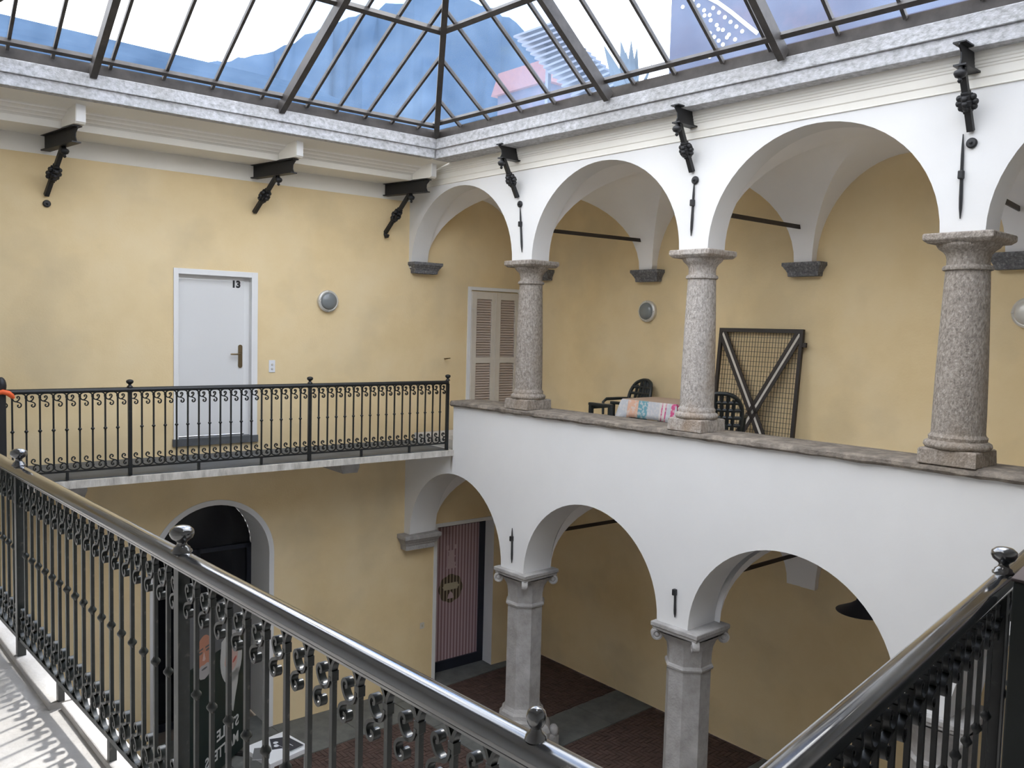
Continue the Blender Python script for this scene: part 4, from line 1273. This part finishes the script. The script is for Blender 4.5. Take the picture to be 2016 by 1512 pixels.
# ------------------------------------------------------------------ railings
def scroll_curves(w):
    C = catmull([(0.03, -0.02), (0.06, -0.14), (0.15, -0.25), (0.28, -0.28), (0.42, -0.22), (0.52, -0.08), (0.53, 0.03), (0.46, 0.10), (0.37, 0.07), (0.36, -0.01), (0.42, -0.03)], 5)
    D = catmull([(0.22, -0.27), (0.42, -0.33), (0.58, -0.40), (0.66, -0.52), (0.61, -0.66), (0.49, -0.71), (0.40, -0.64), (0.41, -0.55), (0.48, -0.54)], 5)
    return [(x * w, z * w * 1.12) for x, z in C], [(x * w, z * w * 1.12) for x, z in D]
def railing(name, label, origin, rotz, posts, cells, mat, rail_mat, knob='oval', start=0.0, end=None, feet=True, odd=None, plain=(), bh=0.0068, th=0.0085, zc=0.888, zl=0.168):
    """posts: local x of the posts; cells: number of scroll cells in each bay; local x runs to the right seen from the courtyard"""
    R = thing(name, label, 'railing', origin, rotz)
    end = posts[-1] if end is None else end
    # handrail: D-shaped top on a flat strip
    half = [(0.026, 0.948), (0.031, 0.950), (0.031, 0.956), (0.029, 0.958), (0.036, 0.962), (0.0375, 0.970), (0.034, 0.982), (0.025, 0.993), (0.012, 0.9995)]
    pr = [(-a, b) for a, b in half] + [(0.0, 1.001)] + half[::-1]
    mb = MB(); n = len(pr)
    for x in (start, end): mb.v += [(x, y, z) for y, z in pr]
    mb.f += [(i, (i + 1) % n, n + (i + 1) % n, n + i) for i in range(n)] + [tuple(range(n)), tuple(range(n, 2 * n))[::-1]]
    mb.build('handrail', rail_mat, R, smooth=35)
    MB().box(start, end, -0.014, 0.014, 0.085, 0.105).build('bottom_rail', mat, R)
    BH = bh
    for k, px in enumerate(posts):
        if odd and k in odd:
            p = MB().box(px - 0.016, px + 0.016, -0.016, 0.016, 0.0, 0.956).build('post', mat, R)
            MB().lathe([(0.022, 0.998), (0.020, 1.006), (0.012, 1.014), (0.010, 1.02), (0.014, 1.024), (0.018, 1.032), (0.0195, 1.042), (0.017, 1.052), (0.009, 1.059), (0.001, 1.061)], 20, px, 0).build('knob', rail_mat, p, smooth=60)
        else:
            p = MB().box(px - 0.02, px + 0.02, -0.02, 0.02, 0.0, 0.956).build('post', mat, R, bevel=0.002)
            if k in plain: continue
            MB().lathe([(0.034, 0.998), (0.034, 1.004), (0.028, 1.008), (0.027, 1.014), (0.018, 1.020), (0.015, 1.030), (0.020, 1.036), (0.034, 1.046), (0.040, 1.060), (0.038, 1.073), (0.026, 1.083), (0.010, 1.087), (0.001, 1.0875)], 24, px, 0).build('knob', rail_mat, p, smooth=60)
    bays = list(zip(posts, posts[1:], cells))
    for a, b, nc in bays:
        w = (b - a) / nc
        bar = MB().square_lathe([(bh * 1.4, zl - 0.014), (bh * 1.4, zl + 0.012), (BH, zl + 0.014), (BH, zc - 0.014), (bh * 1.4, zc - 0.012), (bh * 1.4, zc + 0.014)]).mesh('baluster')
        col = MB().lathe([(bh, -0.020), (bh * 1.55, -0.011), (bh * 2.45, -0.003), (bh * 2.45, 0.003), (bh * 1.55, 0.011), (bh, 0.020)], 12).mesh('collar', 50)
        C, D = scroll_curves(w)
        sc = MB().ribbon(C + [], th, 0.021).ribbon(D, th, 0.021)
        arch = MB().ribbon([(w * (0.5 - 0.5 * math.cos(PI * k / 16)), (0.956 - zc) * math.sin(PI * k / 16)) for k in range(17)], th * 1.05, 0.018)
        top_s = MB(); top_s.v = [(x, y, zc + z) for x, y, z in sc.v]; top_s.f = sc.f
        bot_s = MB(); bot_s.v = [(w - x, y, zl - z) for x, y, z in sc.v]; bot_s.f = sc.f
        top_a = MB(); top_a.v = [(x, y, zc + z) for x, y, z in arch.v]; top_a.f = arch.f
        bot_a = MB(); bot_a.v = [(w - x, y, zl - z) for x, y, z in arch.v]; bot_a.f = arch.f
        mts, mbs, mta, mba = top_s.mesh('scroll', 40), bot_s.mesh('scroll', 40), top_a.mesh('arch', 40), bot_a.mesh('arch', 40)
        for i in range(nc):
            x = a + i * w
            for me, nm in ((mts, 'scroll'), (mbs, 'scroll'), (mta, 'arch'), (mba, 'arch')):
                put(nm, me, mat, R).location = (x, 0, 0)
            if i > 0:
                o = put('baluster', bar, mat, R); o.location = (x, 0, 0)
                put('collar', col, mat, o).location = (0, 0, 0.552)
                if feet and i % 6 == 0:
                    MB().box(x - 0.014, x + 0.014, -0.014, 0.014, 0.0, 0.086).build('foot', mat, R)
    return R

# far railing along the balcony
fo = lw(-6.47, BALC, 0)
kk = lambda y: (y + 6.47) * K
railing('balcony_railing', 'black wrought iron scroll railing of the balcony along the yellow wall', (fo[0], fo[1], 0.0), LROT,
        [kk(-6.47), kk(-4.30), kk(-2.14), kk(-0.03)], [17, 17, 17], 'iron', 'iron', bh=0.0085, th=0.0115, zc=0.912, zl=0.150)
# near railing (origin at its right end, local x runs towards the yellow wall)
NR = PI + math.atan(0.0213)
nx0, ny0 = 10.09, -6.4704 + 0.0213 * 2.09
kn = lambda x: (nx0 - x) * math.sqrt(1 + 0.0213 ** 2)
railing('walkway_railing', 'worn iron scroll railing with a shiny handrail along the near walkway', (nx0, ny0, 0.0), NR,
        [kn(9.96), kn(9.699), kn(8.024), kn(5.913), kn(3.80), kn(1.69), kn(0.98)], [2, 14, 18, 18, 18, 6], 'iron_worn', 'handrail', odd=[1], start=0.06, plain=(0,))
# right railing
rd = math.radians(96.35 - 180)
ro_ = Vector((9.852, -4.44, 0)); rdir = Vector((math.cos(rd), math.sin(rd), 0))
org = ro_ - rdir * 0.95
kr = 0.95
railing('corner_railing', 'dark iron scroll railing with a scratched handrail beside the dark box', (org.x, org.y, 0.0), rd,
        [0.03, kr, kr + 1.92], [8, 16], 'iron', 'handrail', start=0.0, end=kr + 1.94, plain=(2,))

# dark post with ribbon at the left end of the balcony railing
pb = (0.895, -5.635, 0.0)
p = thing('ribbon_post', 'dark post with an orange ribbon tied below its round top at the balcony railing', 'post', (pb[0], pb[1], -0.012), LROT)
MB().box(-0.05, 0.030, -0.03, 0.03, 0.0, 0.98).build('shaft', 'black', p, bevel=0.004)
MB().sphere((-0.01, 0, 1.06), 0.05, 0.05, 0.09, 14, 10).build('cap', 'black', p, smooth=60)
MB().tube([(-0.06, -0.03, 0.985), (0.0, -0.055, 1.0), (0.05, -0.05, 0.985), (0.085, -0.035, 0.955), (0.10, -0.03, 0.93)], [0.02, 0.026, 0.026, 0.022, 0.012], 8).build('ribbon', 'orange', p, smooth=60)
MB().tube([(0.02, -0.04, 0.99), (0.06, -0.045, 0.965), (0.085, -0.04, 0.93)], [0.015, 0.02, 0.006], 8).build('ribbon_end', 'orange', p, smooth=60)

# dark box at the right railing
bx_ = thing('dark_box', 'dark grey box with a sloping reddish lid behind the corner railing', 'box', (9.93, -4.60, -0.02))
MB().box(0.0, 1.3, 0.0, 0.9, 0.0, 1.04).build('body', 'box_dark', bx_, bevel=0.006)
MB().hexa([(-0.005, -0.005, 1.04), (1.31, -0.005, 1.04), (1.31, 0.91, 1.04), (-0.005, 0.91, 1.04), (-0.005, -0.005, 1.05), (1.31, -0.005, 1.05), (1.31, 0.91, 1.22), (-0.005, 0.91, 1.22)]).build('lid', 'box_lid', bx_, bevel=0.004)

# ------------------------------------------------------------------ gallery furniture
def lattice_chair(label, loc, rotz):
    """plastic garden chair, faces local -y"""
    c = thing('lattice_chair', label, 'chair', loc, rotz, 'plastic chairs in the gallery')
    MB().hexa([(-0.22, -0.22, 0.40), (0.22, -0.22, 0.40), (0.20, 0.20, 0.385), (-0.20, 0.20, 0.385), (-0.23, -0.23, 0.43), (0.23, -0.23, 0.43), (0.21, 0.21, 0.415), (-0.21, 0.21, 0.415)]).build('seat', 'plastic_dark', c, bevel=0.012)
    for sx, sy in ((-1, -1), (1, -1), (-1, 1), (1, 1)):
        MB().bar((sx * 0.20, sy * 0.19, 0.41), (sx * 0.235, sy * 0.235 + (0.05 if sy > 0 else 0), 0.0), 0.05, 0.045, (0, 1, 0)).build('leg', 'plastic_dark', c, bevel=0.006)
    def bp(x, z): return (x, 0.21 + (z - 0.40) * 0.26 - 0.10 * (x / 0.24) ** 2 * 0.5, z)
    fr = [(-0.185, 0.40), (-0.215, 0.52), (-0.235, 0.66), (-0.225, 0.78), (-0.17, 0.885), (-0.08, 0.93), (0, 0.938), (0.08, 0.93), (0.17, 0.885), (0.225, 0.78), (0.235, 0.66), (0.215, 0.52), (0.185, 0.40)]
    back = MB().tube([bp(x, z) for x, z in catmull(fr, 3)], 0.026, 8).build('backrest', 'plastic_dark', c, smooth=60)
    for x in (-0.14, -0.07, 0.0, 0.07, 0.14):
        zt = 0.925 - 1.9 * abs(x) ** 2 * 1.6
        MB().tube([bp(x * (0.85 + 0.15 * k / 4), 0.40 + (zt - 0.40) * k / 4) for k in range(5)], 0.023, 6).build('slat', 'plastic_dark', back)
    for z, w in ((0.47, 0.20), (0.56, 0.215), (0.65, 0.23), (0.74, 0.225), (0.83, 0.20)):
        MB().tube([bp(x, z) for x in (-w, -w / 2, 0, w / 2, w)], 0.024, 6).build('crossbar', 'plastic_dark', back)
    for sx in (-1, 1):
        MB().tube([(sx * 0.235, 0.20, 0.66), (sx * 0.275, 0.05, 0.655), (sx * 0.28, -0.14, 0.65), (sx * 0.265, -0.21, 0.61), (sx * 0.245, -0.22, 0.43)], [0.018, 0.022, 0.024, 0.02, 0.018], 8).build('armrest', 'plastic_dark', c, smooth=60)
    return c
lattice_chair('dark lattice-back plastic chair behind the table against the wall', (2.90, 1.80, GF), math.radians(-12))
lattice_chair('dark lattice-back plastic chair between the pale column and the mesh gate', (4.92, 1.22, GF), math.radians(-148))

t = thing('table', 'table covered with a patchwork cloth beside the pale column', 'table', (3.80, 1.55, GF), math.radians(-1))
MB().box(-0.44, 0.44, -0.33, 0.33, 0.68, 0.725).build('tabletop', 'rust_iron', t)
for sx in (-1, 1):
    for sy in (-1, 1):
        MB().box(sx * 0.30 - 0.03, sx * 0.30 + 0.03, sy * 0.28 - 0.03, sy * 0.28 + 0.03, 0.0, 0.68).build('leg', 'rust_iron', t)
# cloth: top sheet plus flaring skirt with drooping corners
cw, cd = 0.455, 0.345
mb = MB()
ring = []
def edge_pts(n=14):
    P = []
    for k in range(n): P.append((-cw + 2 * cw * k / n, -cd))
    for k in range(n): P.append((cw, -cd + 2 * cd * k / n))
    for k in range(n): P.append((cw - 2 * cw * k / n, cd))
    for k in range(n): P.append((-cw, cd - 2 * cd * k / n))
    return P
E_ = edge_pts(); n = len(E_)
for lev, (drop, flare) in enumerate(((0.0, 0.0), (0.02, 0.006), (0.10, 0.02), (0.17, 0.03), (0.235, 0.036))):
    for k, (x, y) in enumerate(E_):
        cor = min(abs(k % 14), 14 - abs(k % 14)) / 14
        corner = max(0.0, 1 - cor * 6)
        wob = 0.010 * math.sin(k * 1.3) * (lev / 4)
        fx = x * (1 + (flare + wob + 0.05 * corner * lev / 4) / cw); fy = y * (1 + (flare + wob + 0.05 * corner * lev / 4) / cd)
        mb.v.append((fx, fy, 0.733 - drop * (1 + 0.42 * corner)))
for l in range(4):
    for k in range(n):
        a = l * n + k; b = l * n + (k + 1) % n
        mb.f.append((a, b, b + n, a + n))
mb.f.append(tuple(range(n)))
o = mb.build('tablecloth', 'patch', None, smooth=50, loc=(3.80, 1.55, GF), rotz=math.radians(-1))
so = o.modifiers.new('solid', 'SOLIDIFY'); so.thickness = 0.003
tag(o, 'patchwork tablecloth in pink, teal and peach on the gallery table', 'tablecloth')

ac = thing('low_armchair', 'low dark armchair with a pale cushion at the end of the table', 'armchair', (3.07, 1.30, GF), math.radians(90))
for sx in (-1, 1):
    MB().box(sx * 0.225 - 0.028, sx * 0.225 + 0.028, -0.20, -0.15, 0.0, 0.62).build('leg', 'plastic_dark', ac, bevel=0.006)
    MB().box(sx * 0.225 - 0.028, sx * 0.225 + 0.028, 0.15, 0.20, 0.0, 0.62).build('leg', 'plastic_dark', ac, bevel=0.006)
    MB().box(sx * 0.225 - 0.035, sx * 0.225 + 0.035, -0.205, 0.205, 0.61, 0.65).build('armrest', 'plastic_dark', ac, bevel=0.01)
MB().box(-0.21, 0.21, -0.19, 0.19, 0.30, 0.36).build('seat', 'plastic_dark', ac, bevel=0.006)
MB().box(-0.20, 0.20, -0.19, 0.165, 0.36, 0.43).build('cushion', 'cushion', ac, bevel=0.025)
MB().box(-0.21, 0.21, 0.165, 0.192, 0.56, 0.615).build('backrest', 'plastic_dark', ac, bevel=0.006)

# leaning mesh gate
gt_ = thing('mesh_gate', 'dark iron gate panel with mesh and crossed double braces leaning on the gallery wall', 'gate', (4.83, 1.97, GF), -0.0337)
gt_.rotation_euler = (math.radians(-5.0), 0, -0.0337)
GW, GHt = 0.62, 1.725
fr = MB()
fr.box(-GW, -GW + 0.045, -0.02, 0.02, 0.0, GHt).box(GW - 0.045, GW, -0.02, 0.02, 0.0, GHt).box(-GW + 0.045, GW - 0.045, -0.02, 0.02, GHt - 0.05, GHt).box(-GW + 0.045, GW - 0.045, -0.02, 0.02, 0.0, 0.05)
fr.build('frame', 'rust_iron', gt_)
wv = MB().box(-0.0025, 0.0025, 0.004, 0.009, 0.05, GHt - 0.05).mesh('wire')
wh = MB().box(-GW + 0.045, GW - 0.045, 0.009, 0.014, -0.0025, 0.0025).mesh('wire')
for k in range(1, 27):
    put('wire', wv, 'rust_iron', gt_).location = (-GW + 0.045 + (2 * GW - 0.09) * k / 27, 0, 0)
for k in range(1, 26):
    put('wire', wh, 'rust_iron', gt_).location = (0, 0, 0.05 + (GHt - 0.10) * k / 26)
cz = 0.62
for sx in (-1, 1):
    for (xa, za), (xb, zb_) in (((sx * (GW - 0.05), GHt - 0.06), (-sx * (GW * 0.57), 0.02)),):
        d_ = Vector((xb - xa, 0, zb_ - za)).normalized(); nrm = Vector((d_.z, 0, -d_.x))
        for s2 in (-1, 1):
            MB().bar(Vector((xa, -0.012, za)) + nrm * (0.041 * s2), Vector((xb, -0.012, zb_)) + nrm * (0.041 * s2), 0.044, 0.012, (0, 1, 0)).build('brace', 'rust_iron', gt_)
        MB().bar(Vector((xa, -0.006, za)), Vector((xb, -0.006, zb_)), 0.038, 0.004, (0, 1, 0)).build('brace_gap_strip', 'shutter', gt_)  # added beige strip, stands in for the wall seen between the braces
MB().box(GW, GW + 0.05, -0.015, 0.015, GHt - 0.22, GHt - 0.165).build('latch', 'rust_iron', gt_)

# ------------------------------------------------------------------ lower gallery: hanging lamp
hl = thing('pendant_lamp', 'dark wide-brimmed lamp hanging under the lower vault', 'lamp', (6.70, 1.35, -1.20))
MB().lathe([(0.26, 0.0), (0.262, 0.006), (0.20, 0.035), (0.12, 0.075), (0.06, 0.12), (0.045, 0.17), (0.02, 0.18)], 32, cap=False).build('shade', 'frame_navy', hl, smooth=50)
MB().lathe([(0.245, 0.006), (0.001, 0.012)], 32, cap=False).build('shade_lining', 'frame_navy', hl)
MB().tube([(0, 0, 0.17), (0, 0, 0.80)], 0.008, 6).build('cord', 'black', hl)

# ------------------------------------------------------------------ ground floor: banner and white table
BAZ = math.radians(127)
bn = thing('advert_banner', 'dark standing banner with two printed faces in front of the arched doorway', 'banner',
           (0.213 - 0.7 * math.cos(BAZ), -2.689 - 0.7 * math.sin(BAZ), GH), BAZ)
BW = 0.70
MB().box(-BW, BW, -0.01, 0.01, 0.05, 2.25).build('panel', 'banner', bn)
for sx in (-1, 1):
    MB().box(sx * 0.5 - 0.03, sx * 0.5 + 0.03, -0.16, 0.16, 0.0, 0.05).build('foot', 'black', bn, bevel=0.006)
MB().box(-BW, BW, -0.013, -0.010, 1.62, 2.25).build('upper_print', 'banner_grey', bn)
def oval(cx, cz, rx, rz, y0, y1, n=28, rot=0.0):
    return MB().prism([(cx + rx * math.cos(2 * PI * k / n) * math.cos(rot) - rz * math.sin(2 * PI * k / n) * math.sin(rot), cz + rx * math.cos(2 * PI * k / n) * math.sin(rot) + rz * math.sin(2 * PI * k / n) * math.cos(rot)) for k in range(n)], y0, y1)
Y0, Y1, Y2, Y3, Y4 = -0.013, -0.0145, -0.016, -0.0175, -0.019
oval(-0.35, 1.80, 0.235, 0.24, Y1, Y0).build('man_hair_print', 'hair_grey', bn)
oval(-0.345, 1.67, 0.195, 0.265, Y2, Y1).build('man_face_print', 'skin_tan', bn)
MB().prism([(-0.53, 1.62), (-0.50, 1.50), (-0.43, 1.41), (-0.34, 1.385), (-0.25, 1.41), (-0.18, 1.50), (-0.155, 1.62), (-0.22, 1.55), (-0.28, 1.575), (-0.345, 1.565), (-0.41, 1.575), (-0.47, 1.55)], Y3, Y2).build('man_beard_print', 'beard', bn)
for ex in (-0.425, -0.27):
    oval(ex, 1.735, 0.042, 0.014, Y3, Y2, 14).build('man_eye_print', 'hair_grey', bn)
    MB().prism([(ex - 0.055, 1.765), (ex + 0.055, 1.770), (ex + 0.05, 1.79), (ex - 0.05, 1.785)], Y3, Y2).build('man_eyebrow_print', 'hair_grey', bn)
MB().prism([(-0.352, 1.73), (-0.318, 1.63), (-0.345, 1.615), (-0.385, 1.63)], Y3, Y2).build('man_nose_print', 'skin_pale', bn)
oval(-0.345, 1.52, 0.065, 0.013, Y4, Y3, 14).build('man_mouth_print', 'hair_grey', bn)
oval(0.30, 1.42, 0.27, 0.36, Y1, Y0, rot=0.15).build('woman_hair_print', 'hair_white', bn)
MB().prism([(0.30, 1.20), (0.50, 1.22), (0.46, 1.02), (0.40, 0.85), (0.35, 0.67), (0.32, 0.70), (0.30, 0.95)], Y1, Y0).build('woman_lock_print', 'hair_white', bn)
oval(0.28, 1.46, 0.17, 0.235, Y2, Y1, rot=0.35).build('woman_face_print', 'skin_pale', bn)
MB().prism([(0.05, 1.70), (0.22, 1.76), (0.20, 1.60), (0.12, 1.40), (0.06, 1.32), (0.03, 1.50)], Y3, Y2).build('woman_fringe_print', 'hair_white', bn)
oval(0.20, 1.50, 0.06, 0.022, Y3, Y2, 14, rot=0.5).build('woman_eye_print', 'hair_grey', bn)
oval(0.38, 1.52, 0.05, 0.020, Y3, Y2, 14, rot=0.5).build('woman_eye_print', 'hair_grey', bn)
oval(0.375, 1.36, 0.055, 0.022, Y3, Y2, 14, rot=0.5).build('woman_mouth_print', 'lips', bn)
for txt, x, z, wid in (('STYLE', 0.225, 0.50, 0.54), ('MATTERS', 0.09, 0.27, 0.80)):
    me = text_mesh(txt, 0.20, 'lettering', bold=0.004)
    xs = [v.co.x for v in me.vertices]
    me.transform(Matrix.Scale(-wid / (max(xs) - min(xs)), 4, (1, 0, 0)))
    me.flip_normals()
    put('lettering', me, 'print_white', bn).location = (x, -0.012, z)

wtb = thing('side_table', 'small white square table with magazines by the arched doorway', 'table', (1.36, -2.80, GH), math.radians(8))
MB().box(-0.29, 0.29, -0.29, 0.29, 0.44, 0.50).build('tabletop', 'table_white', wtb, bevel=0.004)
for sx in (-1, 1):
    for sy in (-1, 1):
        MB().box(sx * 0.26 - 0.028, sx * 0.26 + 0.028, sy * 0.26 - 0.028, sy * 0.26 + 0.028, 0.0, 0.44).build('leg', 'table_white', wtb)
def magazine(label, x, y, z, rot, cover):
    g_ = thing('magazine', label, 'magazine', (x, y, z), rot, 'magazines on the white table')
    MB().box(-0.10, 0.10, -0.14, 0.14, 0.0, 0.008).build('pages', 'mag_light', g_)
    MB().box(-0.101, 0.101, -0.141, 0.141, 0.008, 0.0095).build('cover', cover, g_)
    return g_
m1 = magazine('dark blue magazine lying on the white table', 1.30, -2.74, GH + 0.50, math.radians(70), 'mag_dark')
for k in range(2): 
    MB().lathe([(0.032, 0.0096), (0.032, 0.0102)], 14, -0.04 + 0.0 * k, -0.06 + 0.08 * k).build('cover_print', 'mag_light', m1)
m2 = magazine('dark blue magazine overlapping another on the white table', 1.43, -2.66, GH + 0.5102, math.radians(100), 'mag_dark')
MB().box(-0.005, 0.005, -0.06, 0.06, 0.0096, 0.0102).build('cover_print', 'mag_light', m2)
magazine('grey magazine at the edge of the white table', 1.40, -3.02, GH + 0.50, math.radians(60), 'mag_grey')
